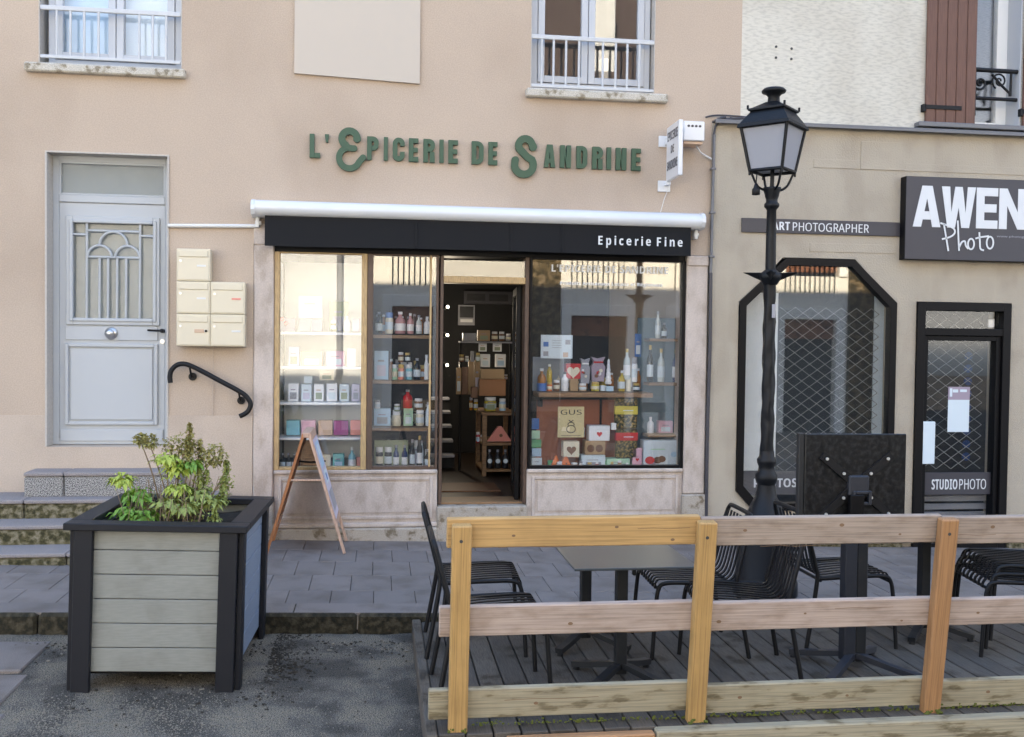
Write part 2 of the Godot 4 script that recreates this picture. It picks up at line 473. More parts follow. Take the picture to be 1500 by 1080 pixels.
# a wall with openings: front, back and reveals
func wall(s: SurfaceTool, x0: float, x1: float, y0: float, y1: float, holes: Array, zf: float, zb: float) -> void:
	var xs := [x0, x1]
	var ys := [y0, y1]
	for h in holes:
		for v in [h[0], h[1]]:
			if v > x0 and v < x1 and not v in xs:
				xs.append(v)
		for v in [h[2], h[3]]:
			if v > y0 and v < y1 and not v in ys:
				ys.append(v)
	xs.sort()
	ys.sort()
	var solid := func(i: int, j: int) -> bool:
		if i < 0 or j < 0 or i >= xs.size() - 1 or j >= ys.size() - 1:
			return false
		var cx: float = (xs[i] + xs[i + 1]) / 2
		var cy: float = (ys[j] + ys[j + 1]) / 2
		for h in holes:
			if cx > h[0] and cx < h[1] and cy > h[2] and cy < h[3]:
				return false
		return true
	for i in xs.size() - 1:
		for j in ys.size() - 1:
			if not solid.call(i, j):
				continue
			var a := Vector3(xs[i], ys[j], zf)
			var b := Vector3(xs[i + 1], ys[j], zf)
			var c := Vector3(xs[i + 1], ys[j + 1], zf)
			var d := Vector3(xs[i], ys[j + 1], zf)
			var dz := Vector3(0, 0, zb - zf)
			quad(s, a, b, c, d, Vector3(0, 0, 1))
			quad(s, a + dz, b + dz, c + dz, d + dz, Vector3(0, 0, -1))
			if not solid.call(i - 1, j):
				quad(s, a, d, d + dz, a + dz, Vector3(-1, 0, 0))
			if not solid.call(i + 1, j):
				quad(s, b, c, c + dz, b + dz, Vector3(1, 0, 0))
			if not solid.call(i, j - 1):
				quad(s, a, b, b + dz, a + dz, Vector3(0, -1, 0))
			if not solid.call(i, j + 1):
				quad(s, d, c, c + dz, d + dz, Vector3(0, 1, 0))

# rectangular ring frame in the xy plane
func frame(s: SurfaceTool, x0: float, x1: float, y0: float, y1: float, t: float, z0: float, z1: float, bev := 0.003) -> void:
	box6(s, x0, x0 + t, y0, y1, z0, z1, bev)
	box6(s, x1 - t, x1, y0, y1, z0, z1, bev)
	box6(s, x0 + t, x1 - t, y0, y0 + t, z0, z1 - 0.001, bev)
	box6(s, x0 + t, x1 - t, y1 - t, y1, z0, z1 - 0.001, bev)

# ------------------------------------------------------------------ objects
func numbered(called: String) -> String:
	if not used.has(called):
		used[called] = 0
		return called
	used[called] += 1
	return "%s_%03d" % [called, used[called]]

func pname(parent: Node, called: String) -> String:
	var k := 0
	var n := called
	while parent.has_node(NodePath(n)):
		k += 1
		n = "%s_%03d" % [called, k]
	return n

func obj(called: String, s, m: String, parent: Node = self, label := "") -> MeshInstance3D:
	var o := MeshInstance3D.new()
	o.name = numbered(called) if parent == self else pname(parent, called)
	if s is SurfaceTool:
		s.generate_normals()
		o.mesh = s.commit()
	else:
		o.mesh = s
	o.material_override = mats[m]
	parent.add_child(o, true)
	if label:
		o.set_meta("label", label)
	return o

func tag(o: Node, label: String, category := "", group := "", kind := "") -> void:
	o.set_meta("label", label)
	if category:
		o.set_meta("category", category)
	if group:
		o.set_meta("group", group)
	if kind:
		o.set_meta("kind", kind)

func thing(called: String, label: String, category: String, at := Vector3.ZERO, turn := 0.0, group := "") -> Node3D:
	var o := Node3D.new()
	o.name = numbered(called)
	add_child(o, true)
	o.position = at
	o.rotation.y = turn
	tag(o, label, category, group)
	return o

func part(called: String, parent: Node, m: String, x0: float, x1: float, y0: float, y1: float, z0: float, z1: float, bev := 0.004, label := "") -> MeshInstance3D:
	var s := nb()
	box6(s, x0, x1, y0, y1, z0, z1, bev)
	return obj(called, s, m, parent, label)

# lettering fitted into a rectangle
func text(called: String, parent: Node, str_: String, x0: float, x1: float, y0: float, y1: float, z: float, m: String, bold := true, depth := 0.002) -> MeshInstance3D:
	var t := TextMesh.new()
	var f := SystemFont.new()
	f.font_names = PackedStringArray(["Droid Sans"])
	f.font_weight = 700 if bold else 400
	t.font = f
	t.text = str_
	t.font_size = 48
	t.pixel_size = 0.01
	t.depth = 0.02
	t.curve_step = 2.0
	var ab := t.get_aabb()
	var o := MeshInstance3D.new()
	o.name = pname(parent, called)
	o.mesh = t
	o.material_override = mats[m]
	parent.add_child(o, true)
	var k := Vector3((x1 - x0) / ab.size.x, (y1 - y0) / ab.size.y, depth / 0.02)
	o.scale = k
	o.position = Vector3((x0 + x1) / 2, (y0 + y1) / 2, z + depth / 2) - ab.get_center() * k
	return o

func arc(cx: float, cy: float, r: float, a0: float, a1: float, n := 10, ry := -1.0) -> Array:
	var p := []
	for k in n + 1:
		var a := deg_to_rad(lerpf(a0, a1, float(k) / n))
		p.append(Vector2(cx + cos(a) * r, cy + sin(a) * (ry if ry > 0.0 else r)))
	return p

func bowl(s: SurfaceTool, x0: float, x1: float, ya: float, yb: float, tv: float, th: float, z0: float, z1: float) -> void:
	var ro: float = minf((x1 - x0) * 0.9, (yb - ya) * 0.45)
	var ri: float = maxf(ro - th, 0.004)
	var o := [Vector2(x0, yb)] + arc(x1 - ro, yb - ro, ro, 90, 0, 6) + arc(x1 - ro, ya + ro, ro, 0, -90, 6) + [Vector2(x0, ya)]
	var i := [Vector2(x0, yb - th)] + arc(x1 - tv - ri, yb - th - ri, ri, 90, 0, 6) + arc(x1 - tv - ri, ya + th + ri, ri, 0, -90, 6) + [Vector2(x0, ya + th)]
	band(s, o, i, z0, z1)

func glyph(s: SurfaceTool, ch: String, x0: float, x1: float, y0: float, y1: float, z0: float, z1: float, tv: float, th: float) -> void:
	var h := y1 - y0
	var xm := (x0 + x1) / 2
	match ch:
		"I":
			rect(s, x0, y0, x1, y1, z0, z1)
		"'":
			poly(s, [Vector2(x0, y1), Vector2(x1, y1), Vector2(x1 - (x1 - x0) * 0.25, y1 - h * 0.33), Vector2(x0 + (x1 - x0) * 0.25, y1 - h * 0.33)], z0, z1)
		"L":
			rect(s, x0, y0, x0 + tv, y1, z0, z1)
			rect(s, x0 + tv, y0, x1, y0 + th, z0, z1)
		"E":
			rect(s, x0, y0, x0 + tv, y1, z0, z1)
			rect(s, x0 + tv, y0, x1, y0 + th, z0, z1)
			rect(s, x0 + tv, y1 - th, x1, y1, z0, z1)
			rect(s, x0 + tv, y0 + h / 2 - th / 2, x1 - (x1 - x0) * 0.06, y0 + h / 2 + th / 2, z0, z1)
		"P":
			rect(s, x0, y0, x0 + tv, y1, z0, z1)
			bowl(s, x0 + tv, x1, y0 + h * 0.4, y1, tv, th, z0, z1)
		"D":
			rect(s, x0, y0, x0 + tv, y1, z0, z1)
			bowl(s, x0 + tv, x1, y0, y1, tv, th, z0, z1)
		"R":
			rect(s, x0, y0, x0 + tv, y1, z0, z1)
			bowl(s, x0 + tv, x1, y0 + h * 0.45, y1, tv, th, z0, z1)
			poly(s, [Vector2(x1 - tv * 1.05, y0), Vector2(x1, y0), Vector2(x1 - tv * 0.1, y0 + h * 0.46), Vector2(x1 - tv * 1.1, y0 + h * 0.46)], z0, z1 - 0.002)
		"C":
			var ro := (x1 - x0) / 2
			var ri := ro - tv
			var o := [Vector2(x1, y1 - h * 0.36)] + arc(xm, y1 - ro, ro, 0, 180, 10) + arc(xm, y0 + ro, ro, 180, 360, 10) + [Vector2(x1, y0 + h * 0.4)]
			var i := [Vector2(x1 - tv, y1 - h * 0.36)] + arc(xm, y1 - th - ri, ri, 0, 180, 10) + arc(xm, y0 + th + ri, ri, 180, 360, 10) + [Vector2(x1 - tv, y0 + h * 0.4)]
			band(s, o, i, z0, z1)
		"N":
			rect(s, x0, y0, x0 + tv, y1, z0, z1)
			rect(s, x1 - tv, y0, x1, y1, z0, z1)
			poly(s, [Vector2(x0 + tv, y1), Vector2(x0 + tv, y1 - h * 0.42), Vector2(x1 - tv, y0), Vector2(x1 - tv, y0 + h * 0.42)], z0, z1 - 0.001)
		"A":
			var tw := tv * 0.62
			var drop := h * 0.3
			for m in [1.0, -1.0]:
				poly(s, [Vector2(xm - m * (xm - x0), y0), Vector2(xm - m * (xm - x0 - tv), y0), Vector2(xm, y1 - drop), Vector2(xm, y1), Vector2(xm - m * tw, y1)], z0, z1)
			var f0 := (h * 0.18) / (h - drop)
			var f1 := (h * 0.38) / (h - drop)
			var w0 := (xm - x0 - tv) * (1.0 - f0) + 0.001
			var w1 := (xm - x0 - tv) * (1.0 - f1) + 0.001
			poly(s, [Vector2(xm - w0, y0 + h * 0.18), Vector2(xm + w0, y0 + h * 0.18), Vector2(xm + w1, y0 + h * 0.38), Vector2(xm - w1, y0 + h * 0.38)], z0, z1 - 0.002)
		"W":
			var w := x1 - x0
			poly(s, [Vector2(x0, y1), Vector2(x0 + tv, y1), Vector2(x0 + w * 0.29, y0 + h * 0.36), Vector2(xm - tv * 0.45, y1), Vector2(xm + tv * 0.45, y1), Vector2(x1 - w * 0.29, y0 + h * 0.36), Vector2(x1 - tv, y1), Vector2(x1, y1), Vector2(x1 - w * 0.18, y0), Vector2(x1 - w * 0.18 - tv * 0.95, y0), Vector2(xm, y0 + h * 0.5), Vector2(x0 + w * 0.18 + tv * 0.95, y0), Vector2(x0 + w * 0.18, y0)], z0, z1)

# ------------------------------------------------------------------ the ground
func pave_y(x: float) -> float:
	return 0.03 - 0.026 * x

func road_y(x: float, z := 3.4) -> float:
	return -0.092 - 0.022 * x - 0.03 * clampf(z - 2.4, 0.0, 1.1)

func sheet(s: SurfaceTool, x0: float, x1: float, z0: float, z1: float, nx: int, nz: int, fy: Callable) -> void:
	s.set_smooth_group(1)
	for i in nx:
		for j in nz:
			var p := []
			for k in [[0, 0], [1, 0], [1, 1], [0, 1]]:
				var x: float = lerpf(x0, x1, float(i + k[0]) / nx)
				var z: float = lerpf(z0, z1, float(j + k[1]) / nz)
				p.append(Vector3(x, fy.call(x, z), z))
			quad(s, p[0], p[1], p[2], p[3], Vector3.UP)
	s.set_smooth_group(-1)

func ground() -> void:
	var nz := FastNoiseLite.new()
	nz.seed = 5
	nz.frequency = 0.9
	var s := nb()
	sheet(s, -60, 60, 2.2, 60, 2, 2, func(x, _z): return road_y(clampf(x, -12, 12)) - 0.06)
	sheet(s, -6, 1.2, 2.3, 7.5, 144, 104, func(x, z): return road_y(x, z) + 0.012 * nz.get_noise_2d(x * 2.0, z * 2.0) + 0.005 * nz.get_noise_2d(x * 9.0, z * 9.0))
	var road := obj("road", s, "asphalt")
	road.set_meta("kind", "structure")
	road.set_meta("label", "dark grey worn asphalt of the parking lane in front of the kerb")
	# flagstones beside the kerb, left
	var fx := [[-3.4, -2.55, 2.52, 3.05], [-2.53, -1.95, 2.52, 3.05], [-3.4, -2.7, 3.07, 3.62], [-2.68, -1.9, 3.07, 3.62], [-3.4, -2.5, 3.64, 4.25], [-2.48, -1.82, 3.64, 4.25]]
	for f in fx:
		var q := nb()
		bx(q, Vector3.ZERO, Vector3(f[1] - f[0], 0.05, f[3] - f[2]), 0.008)
		var o := obj("flagstone", q, ["slab_c", "slab"][rng.randi() % 2], road)
		o.position = Vector3((f[0] + f[1]) / 2, road_y((f[0] + f[1]) / 2, (f[2] + f[3]) / 2) - 0.012, (f[2] + f[3]) / 2)
		o.rotation.z = -0.03 + rng.randf_range(-0.004, 0.004)
	# pale grit and dust in front of the planter
	var w := nb()
	for i in 5200:
		var x: float = -1.3 + rng.randfn() * 0.5
		var z: float = 3.72 + rng.randfn() * 0.17
		var sz := rng.randf_range(0.0015, 0.005)
		bx(w, Vector3(x, road_y(x, z) + 0.012 * nz.get_noise_2d(x * 2.0, z * 2.0) + 0.005 * nz.get_noise_2d(x * 9.0, z * 9.0) + sz * 0.2, z), Vector3(sz * rng.randf_range(0.8, 1.8), sz * 0.8, sz), 0.0, Basis(Vector3(0, 1, 0), rng.randf() * TAU))
	tag(obj("sandy_grit", w, "debris_pale"), "pale sandy grit spread over the asphalt in front of the planter", "", "", "stuff")
	# litter and grit along the kerb
	for kind in 2:
		var d := nb()
		for i in (1700 if kind == 0 else 260):
			var x: float = rng.randf_range(-2.6, 0.2)
			var z: float = 2.55 + absf(rng.randfn(0.0, 0.16))
			if i % 3 == 0:
				x = rng.randf_range(-1.7, -0.5)
				z = rng.randf_range(2.6, 3.6)
			if i % 7 == 0:
				z = rng.randf_range(2.6, 4.4)
			if kind == 0 and i % 2 == 0:
				x = -0.62 + absf(rng.randfn()) * 0.12
				z = 2.75 + rng.randfn() * 0.3
			var sz := rng.randf_range(0.003, 0.011) if rng.randf() < 0.9 else rng.randf_range(0.008, 0.014)
			bx(d, Vector3(x, road_y(x, z) + 0.004, z), Vector3(sz * rng.randf_range(0.6, 2.2), sz * 0.5, sz), 0.001, Basis(Vector3(0, 1, 0), rng.randf() * TAU).rotated(Vector3(1, 0, 0), rng.randf_range(-0.3, 0.3)))
		var dd := obj(["leaf_litter", "pale_grit"][kind], d, ["debris", "debris_pale"][kind])
		tag(dd, ["dark leaf litter and crumbs of soil along the foot of the kerb", "pale grit scattered on the asphalt beside the planter"][kind], "", "", "stuff")
	# pavement: bed and slabs
	var b := nb()
	sheet(b, -60, 60, -0.6, 2.3, 40, 1, func(x, _z): return pave_y(clampf(x, -12, 12)) - 0.03)
	var pave := obj("pavement", b, "joint")
	pave.set_meta("kind", "structure")
	pave.set_meta("label", "dark grey paved pavement in front of the two shopfronts")
	var rows := [[-0.05, 0.42], [0.42, 0.86], [0.86, 1.32], [1.32, 1.78], [1.78, 2.14]]
	var names := ["slab", "slab_b", "slab_c", "slab"]
	for r in rows.size():
		var x: float = -3.5 + (r % 2) * 0.14
		while x < 6.6:
			var wdt := 0.29 + rng.randf_range(-0.004, 0.004)
			var q := nb()
			bx(q, Vector3.ZERO, Vector3(wdt - 0.0035, 0.06, rows[r][1] - rows[r][0] - 0.0035), 0.0025)
			var o := obj("paving_slab", q, names[rng.randi() % 4], pave)
			o.position = Vector3(x + wdt / 2, pave_y(x + wdt / 2) - 0.03 + rng.randf_range(-0.0015, 0.0015), (rows[r][0] + rows[r][1]) / 2)
			o.rotation.z = -0.026
			x += wdt
	# kerb stones
	var kx := -6.0
	while kx < 8.0:
		var q := nb()
		var kl := 0.98
		bx(q, Vector3.ZERO, Vector3(kl - 0.008, 0.34, 0.26), 0.018)
		var o := obj("kerb_stone", q, "kerb" if kx < -1.0 else "kerb", pave)
		o.position = Vector3(kx + kl / 2, pave_y(kx + kl / 2) - 0.165, 2.272)
		o.rotation.z = -0.026
		kx += kl
	# paved top of the kerb, same grey as the slabs
	kx = -3.5
	while kx < 6.5:
		var q := nb()
		bx(q, Vector3.ZERO, Vector3(0.985, 0.02, 0.225), 0.004)
		var o := obj("paving_slab", q, names[rng.randi() % 4], pave)
		o.position = Vector3(kx + 0.5, pave_y(kx + 0.5) - 0.002, 2.258)
		o.rotation.z = -0.026
		kx += 0.99

# ------------------------------------------------------------------ pink house with the grocery
func house_window(h: Node3D, x0: float, x1: float, y0: float, y1: float, zf: float, mid: float, label: String) -> void:
	var s := nb()
	frame(s, x0, x1, y0, y1, 0.055, zf - 0.06, zf)
	var w := obj("window", s, "pvc", h, label)
	for k in 2:
		var a := x0 + 0.055 if k == 0 else mid
		var b := mid if k == 0 else x1 - 0.055
		var q := nb()
		frame(q, a + 0.003, b - 0.003, y0 + 0.058, y1 - 0.055, 0.06, zf - 0.045, zf + 0.012)
		obj("sash", q, "pvc", w)
		part("pane", w, "glass", a + 0.06, b - 0.06, y0 + 0.11, y1 - 0.11, zf - 0.03, zf - 0.01, 0.0)
		part("pane", w, "glass", a + 0.06, b - 0.06, y0 + 0.11, y1 - 0.11, zf - 0.024, zf - 0.016, 0.0)

func guard(h: Node3D, x0: float, x1: float, ya: float, yb: float, z: float, bars: Array) -> void:
	var s := nb()
	box6(s, x0, x1, yb - 0.02, yb + 0.02, z - 0.012, z + 0.012, 0.005)
	box6(s, x0, x1, ya - 0.014, ya + 0.014, z - 0.011, z + 0.011, 0.004)
	var g := obj("window_guard", s, "rail_white", h)
	for x in bars:
		var q := nb()
		tube(q, [Vector3(x, ya + 0.01, z), Vector3(x, yb - 0.015, z)], 0.011, 8)
		obj("baluster", q, "rail_white", g)

func townhouse() -> void:
	var h := thing("pink_house", "beige pink rendered house with the grocery shopfront and a blue grey front door", "house")
	var s := nb()
	# render starts above the joint at y 1.135; below it a plinth stands proud
	wall(s, -3.9, 3.29, 3.86, 8.0, [[-2.835, -1.68, 4.075, 6.0], [1.33, 2.468, 4.08, 6.0]], 0.0, -0.32)
	wall(s, -3.9, 3.02, 1.135, 3.86, [[-2.775, -1.788, 0.0, 3.355], [-1.075, 3.02, 0.0, 2.62]], 0.0, -0.32)
	obj("wall", s, "render", h)
	s = nb()
	wall(s, -3.9, -1.075, -0.3, 1.135, [[-2.775, -1.788, 0.868, 3.0]], 0.012, -0.32)
	obj("plinth", s, "render_low", h)
	# pale reveals
	for v in [[-2.835, -1.68, 4.075], [1.33, 2.468, 4.08]]:
		part("reveal", h, "reveal", v[0] - 0.001, v[0] + 0.006, v[2], 6.0, -0.2, 0.004, 0.0)
		part("reveal", h, "reveal", v[1] - 0.006, v[1] + 0.001, v[2], 6.0, -0.2, 0.004, 0.0)
	part("reveal", h, "reveal", -2.785, -2.769, 0.87, 3.349, -0.2, 0.016, 0.002)
	part("reveal", h, "reveal", -1.794, -1.78, 0.87, 3.349, -0.2, 0.016, 0.002)
	part("reveal", h, "reveal", -2.785, -1.78, 3.349, 3.363, -0.2, 0.005, 0.002)
	# blind window: a flat board over the opening
	s = nb()
	poly(s, [Vector2(-0.737, 4.1), Vector2(0.342, 4.06), Vector2(0.34, 6.0), Vector2(-0.737, 6.0)], 0.002, 0.03)
	obj("blind_panel", s, "blind", h, "pale board closing a former window")
	# windows
	house_window(h, -2.79, -1.7, 4.1, 5.95, -0.1, -2.24, "frosted double window with bluish panes")
	house_window(h, 1.35, 2.45, 4.1, 5.95, -0.1, 1.87, "double window with dark reflecting panes")
	for v in [[-2.935, -1.643, 4.008, 4.082], [1.284, 2.584, 3.987, 4.063]]:
		part("sill", h, "sill", v[0], v[1], v[2], v[3], -0.1, 0.07, 0.012)
	guard(h, -2.825, -1.69, 4.15, 4.555, -0.005, [-2.695, -2.585, -2.475, -2.36, -2.03, -1.92, -1.81])
	guard(h, 1.335, 2.462, 4.1, 4.535, -0.005, [1.43, 1.537, 1.65, 1.769, 1.988, 2.107, 2.214, 2.327])
	# curtain and dim room behind
	part("curtain", h, "p_sky", -2.72, -2.26, 4.1, 5.9, -0.26, -0.25, 0.0)
	part("curtain", h, "p_pale", -2.2, -1.75, 4.1, 5.9, -0.26, -0.25, 0.0)
	part("chimney_reflection_column", h, "p_cream", 2.06, 2.14, 4.1, 4.5, -0.5, -0.42, 0.01)  # cream column standing in for the chimney's reflection in this pane
	# street door
	front_door(h)
	# body
	part("roof", h, "roof_tile", -3.9, 3.29, 8.0, 8.2, -6.0, 0.15, 0.02)
	part("back_wall", h, "render", -3.9, 3.29, -0.3, 8.0, -6.0, -5.8, 0.0)
	part("side_wall", h, "render", -3.9, -3.7, -0.3, 8.0, -5.8, -0.32, 0.0)
	part("side_wall", h, "render", 3.06, 3.26, -0.3, 8.0, -5.8, -0.32, 0.0)
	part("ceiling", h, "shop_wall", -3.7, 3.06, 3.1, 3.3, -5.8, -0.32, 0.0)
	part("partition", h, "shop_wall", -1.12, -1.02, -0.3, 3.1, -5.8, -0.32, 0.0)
	part("hall_wall", h, "p_grey", -3.7, -1.12, -0.2, 3.1, -1.4, -1.3, 0.0)
	shopfront(h)

func front_door(h: Node3D) -> void:
	var z := -0.15
	var s := nb()
	frame(s, -2.77, -1.792, 0.872, 3.353, 0.05, z - 0.06, z + 0.005)
	box6(s, -2.72, -1.842, 2.955, 3.02, z - 0.05, z + 0.012, 0.006)
	var d := obj("door", s, "door", h, "blue grey panelled front door with a glazed upper half and ironwork")
	# transom light
	s = nb()
	frame(s, -2.72, -1.842, 3.02, 3.303, 0.016, z - 0.04, z + 0.002)
	obj("transom_frame", s, "door", d)
	part("transom_pane", d, "glass_grey", -2.705, -1.857, 3.036, 3.288, z - 0.03, z - 0.015, 0.0)
	part("pane_back", d, "pane_back", -2.71, -1.85, 3.03, 3.29, z - 0.06, z - 0.05, 0.0)
	# leaf
	var x0 := -2.718
	var x1 := -1.845
	s = nb()
	wall(s, x0, x1, 0.9, 2.952, [[-2.605, -1.93, 1.945, 2.785]], z - 0.002, z - 0.045)
	box6(s, x0 + 0.01, x1 - 0.01, 0.9, 1.0, z - 0.002, z + 0.014, 0.006)
	obj("leaf", s, "door", d)
	s = nb()
	frame(s, -2.66, -1.885, 1.905, 2.84, 0.055, z - 0.004, z + 0.022, 0.008)
	frame(s, -2.63, -1.91, 1.935, 2.81, 0.03, z - 0.004, z + 0.035, 0.008)
	obj("glazing_moulding", s, "door", d)
	s = nb()
	frame(s, -2.67, -1.9, 1.04, 1.745, 0.03, z - 0.004, z + 0.022, 0.008)
	box6(s, -2.625, -1.945, 1.085, 1.7, z - 0.004, z + 0.012, 0.01)
	box6(s, -2.668, -1.902, 1.775, 1.895, z - 0.004, z + 0.01, 0.008)
	obj("lower_panel", s, "door", d)
	part("pane", d, "glass_grey", -2.605, -1.93, 1.945, 2.785, z - 0.03, z - 0.02, 0.0)
	part("pane_back", d, "pane_back", -2.61, -1.925, 1.94, 2.79, z - 0.06, z - 0.05, 0.0)
	# ironwork
	s = nb()
	var zg := z + 0.012
	var bars := [[-2.49, 1.95, -2.49, 2.79], [-2.05, 1.95, -2.05, 2.79]]
	for x in [-2.385, -2.315, -2.24, -2.165]:
		bars.append([x, 1.95, x, 2.49])
	bars += [[-2.49, 2.49, -2.05, 2.49], [-2.49, 2.715, -2.05, 2.715], [-2.6, 2.68, -2.49, 2.68], [-2.05, 2.68, -1.935, 2.68]]
	for b in bars:
		tube(s, [Vector3(b[0], b[1], zg), Vector3(b[2], b[3], zg)], 0.011, 6)
	for a in [[-2.27, 2.595, 0.115], [-2.385, 2.49, 0.1], [-2.155, 2.49, 0.1]]:
		var pts := []
		for p in arc(a[0], a[1], a[2], 0, 180, 12):
			pts.append(Vector3(p.x, p.y, zg + 0.002))
		tube(s, pts, 0.011, 6)
	obj("ironwork", s, "door", d)
	# knob, lever, lock
	s = nb()
	var rot := []
	for p in [[0.055, 0.0], [0.055, 0.008], [0.03, 0.014], [0.018, 0.02], [0.018, 0.032], [0.034, 0.04], [0.036, 0.052], [0.022, 0.064], [0.0, 0.066]]:
		rot.append(Vector2(p[0], p[1]))
	lathe(s, rot, 16)
	var kn := obj("knob", s, "steel", d)
	kn.position = Vector3(-2.288, 1.835, z + 0.008)
	kn.rotation.x = PI / 2
	s = nb()
	tube(s, [Vector3(-1.862, 1.862, z), Vector3(-1.862, 1.862, z + 0.045)], 0.018, 10)
	tube(s, [Vector3(-1.858, 1.862, z + 0.045), Vector3(-1.98, 1.866, z + 0.045)], 0.009, 8)
	obj("handle", s, "black_iron", d)
	s = nb()
	tube(s, [Vector3(-1.862, 1.77, z), Vector3(-1.862, 1.77, z + 0.012)], 0.02, 12)
	obj("lock", s, "steel", d)

func shop_window(h: Node3D, x0: float, x1: float, y0: float, y1: float, z: float, m: String, left: float, right: float, bot: float, top: float, label: String) -> void:
	var s := nb()
	box6(s, x0, x0 + left, y0, y1, z - 0.05, z + 0.025, 0.004)
	box6(s, x1 - right, x1, y0, y1, z - 0.05, z + 0.025, 0.004)
	box6(s, x0 + left, x1 - right, y0, y0 + bot, z - 0.05, z + 0.02, 0.004)
	box6(s, x0 + left, x1 - right, y1 - top, y1, z - 0.05, z + 0.02, 0.004)
	var w := obj("shop_window", s, m, h, label)
	part("pane", w, "glass", x0 + left, x1 - right, y0 + bot, y1 - top, z - 0.028, z - 0.02, 0.0)
	part("pane", w, "glass", x0 + left, x1 - right, y0 + bot, y1 - top, z - 0.012, z - 0.004, 0.0)
	if x0 > -0.5:
		part("pane", w, "glass", x0 + left, x1 - right, y0 + bot, y1 - top, z - 0.042, z - 0.036, 0.0)  # extra glass sheet added to strengthen the window's reflections

func stall_riser(h: Node3D, x0: float, x1: float) -> void:
	var s := nb()
	box6(s, x0, x1, 0.17, 0.64, -0.3, -0.02, 0.004)
	frame(s, x0 + 0.045, x1 - 0.04, 0.215, 0.59, 0.028, -0.022, -0.004, 0.008)
	box6(s, x0 + 0.1, x1 - 0.095, 0.27, 0.545, -0.022, -0.012, 0.006)
	var r := obj("stall_riser", s, "stone", h)
	s = nb()
	box6(s, x0 - 0.004, x1 + 0.002, 0.145, 0.185, -0.3, 0.015, 0.01)
	box6(s, x0 - 0.002, x1 + 0.001, 0.62, 0.655, -0.3, 0.004, 0.008)
	obj("ledge", s, "stone", r)
	part("base", r, "stone_low", x0 - 0.003, x1 + 0.003, -0.2, 0.142, -0.3, 0.035, 0.012)

func shopfront(h: Node3D) -> void:
	for v in [[-1.072, -0.9], [2.803, 3.006]]:
		var s := nb()
		box6(s, v[0], v[1], 0.42, 2.615, -0.32, 0.016, 0.01)
		if v[0] < 0:
			box6(s, v[0] - 0.002, v[1] + 0.002, 2.615, 2.8, -0.1, 0.02, 0.01)
		else:
			box6(s, v[0] - 0.002, v[1] + 0.002, 2.52, 2.615, -0.1, 0.03, 0.01)
		var p := obj("pilaster", s, "stone", h)
		part("base", p, "stone_low", v[0] - 0.012, v[1] + 0.012, -0.2, 0.418, -0.32, 0.04, 0.014)
	stall_riser(h, -0.9, 0.535)
	stall_riser(h, 1.345, 2.803)
	part("door_step", h, "stone_low", 0.53, 1.35, -0.2, 0.325, -0.4, 0.02, 0.012)
	part("threshold", h, "shelf_wood", 0.545, 1.335, 0.325, 0.345, -0.42, -0.1, 0.004)
	part("head_beam", h, "black_frame", -0.9, 2.803, 2.565, 2.8, -0.3, -0.03, 0.004)
	shop_window(h, -0.898, -0.098, 0.656, 2.565, -0.03, "gold_wood", 0.045, 0.05, 0.028, 0.012, "left shop window with a golden wood frame")
	shop_window(h, -0.096, 0.53, 0.656, 2.565, -0.03, "brown_wood", 0.05, 0.02, 0.03, 0.012, "narrow shop window left of the door")
	part("gold_stop", h, "gold_wood", 0.452, 0.468, 0.68, 2.56, -0.03, 0.005, 0.003)
	shop_window(h, 1.352, 2.8, 0.656, 2.565, -0.03, "black_frame", 0.022, 0.03, 0.028, 0.012, "wide shop window right of the door")
	# doorway
	var s := nb()
	box6(s, 0.545, 0.575, 0.34, 2.565, -0.2, -0.03, 0.004)
	box6(s, 1.312, 1.35, 0.34, 2.565, -0.2, -0.03, 0.004)
	obj("door_jamb", s, "brown_wood", h)
	s = nb()
	box6(s, 0.575, 1.312, 2.325, 2.385, -0.2, -0.025, 0.004)
	obj("door_head", s, "gold_wood", h)
	part("transom_pane", h, "glass", 0.572, 1.308, 2.385, 2.53, -0.08, -0.07, 0.0)
	part("transom_pane", h, "glass", 0.572, 1.308, 2.385, 2.53, -0.065, -0.055, 0.0)
	s = nb()
	frame(s, 0.0, 0.72, 0.0, 1.96, 0.07, -0.02, 0.02)
	var dl := obj("shop_door", s, "black_frame", h, "black glazed shop door standing open inwards")
	dl.position = Vector3(1.275, 0.35, -0.18)
	dl.rotation.y = PI / 2 - 0.085
	part("pane", dl, "glass", 0.07, 0.65, 0.07, 1.89, -0.006, 0.006, 0.0)
	s = nb()
	tube(s, [Vector3(0.1, 0.85, 0.06), Vector3(0.1, 1.25, 0.06)], 0.012, 8)
	obj("handle", s, "steel", dl)
	# interior
	part("shop_floor", h, "shop_floor", -1.0, 3.05, 0.28, 0.336, -5.8, -0.42, 0.0)
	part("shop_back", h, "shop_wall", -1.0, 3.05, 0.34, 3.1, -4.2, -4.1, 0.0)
	# window backs
	part("window_back", h, "white_room", -0.86, -0.12, 0.7, 2.52, -0.6, -0.58, 0.0, "white back of the left window")
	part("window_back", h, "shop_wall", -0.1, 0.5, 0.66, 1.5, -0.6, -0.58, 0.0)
	part("window_side", h, "grey_panel", -0.905, -0.88, 0.7, 2.5, -0.6, -0.1, 0.0)
	part("window_side", h, "brown_wood", -0.108, -0.088, 0.7, 2.5, -0.6, -0.1, 0.0)
	part("window_side", h, "teal_panel", 2.47, 2.98, 0.62, 2.05, -0.46, -0.44, 0.0, "blue grey panel behind the small shelves")
	part("window_bed", h, "brown_wood", -0.9, 0.53, 0.54, 0.618, -0.62, -0.085, 0.0)
	part("window_bed", h, "black_frame", 1.35, 2.8, 0.54, 0.618, -0.62, -0.085, 0.0)

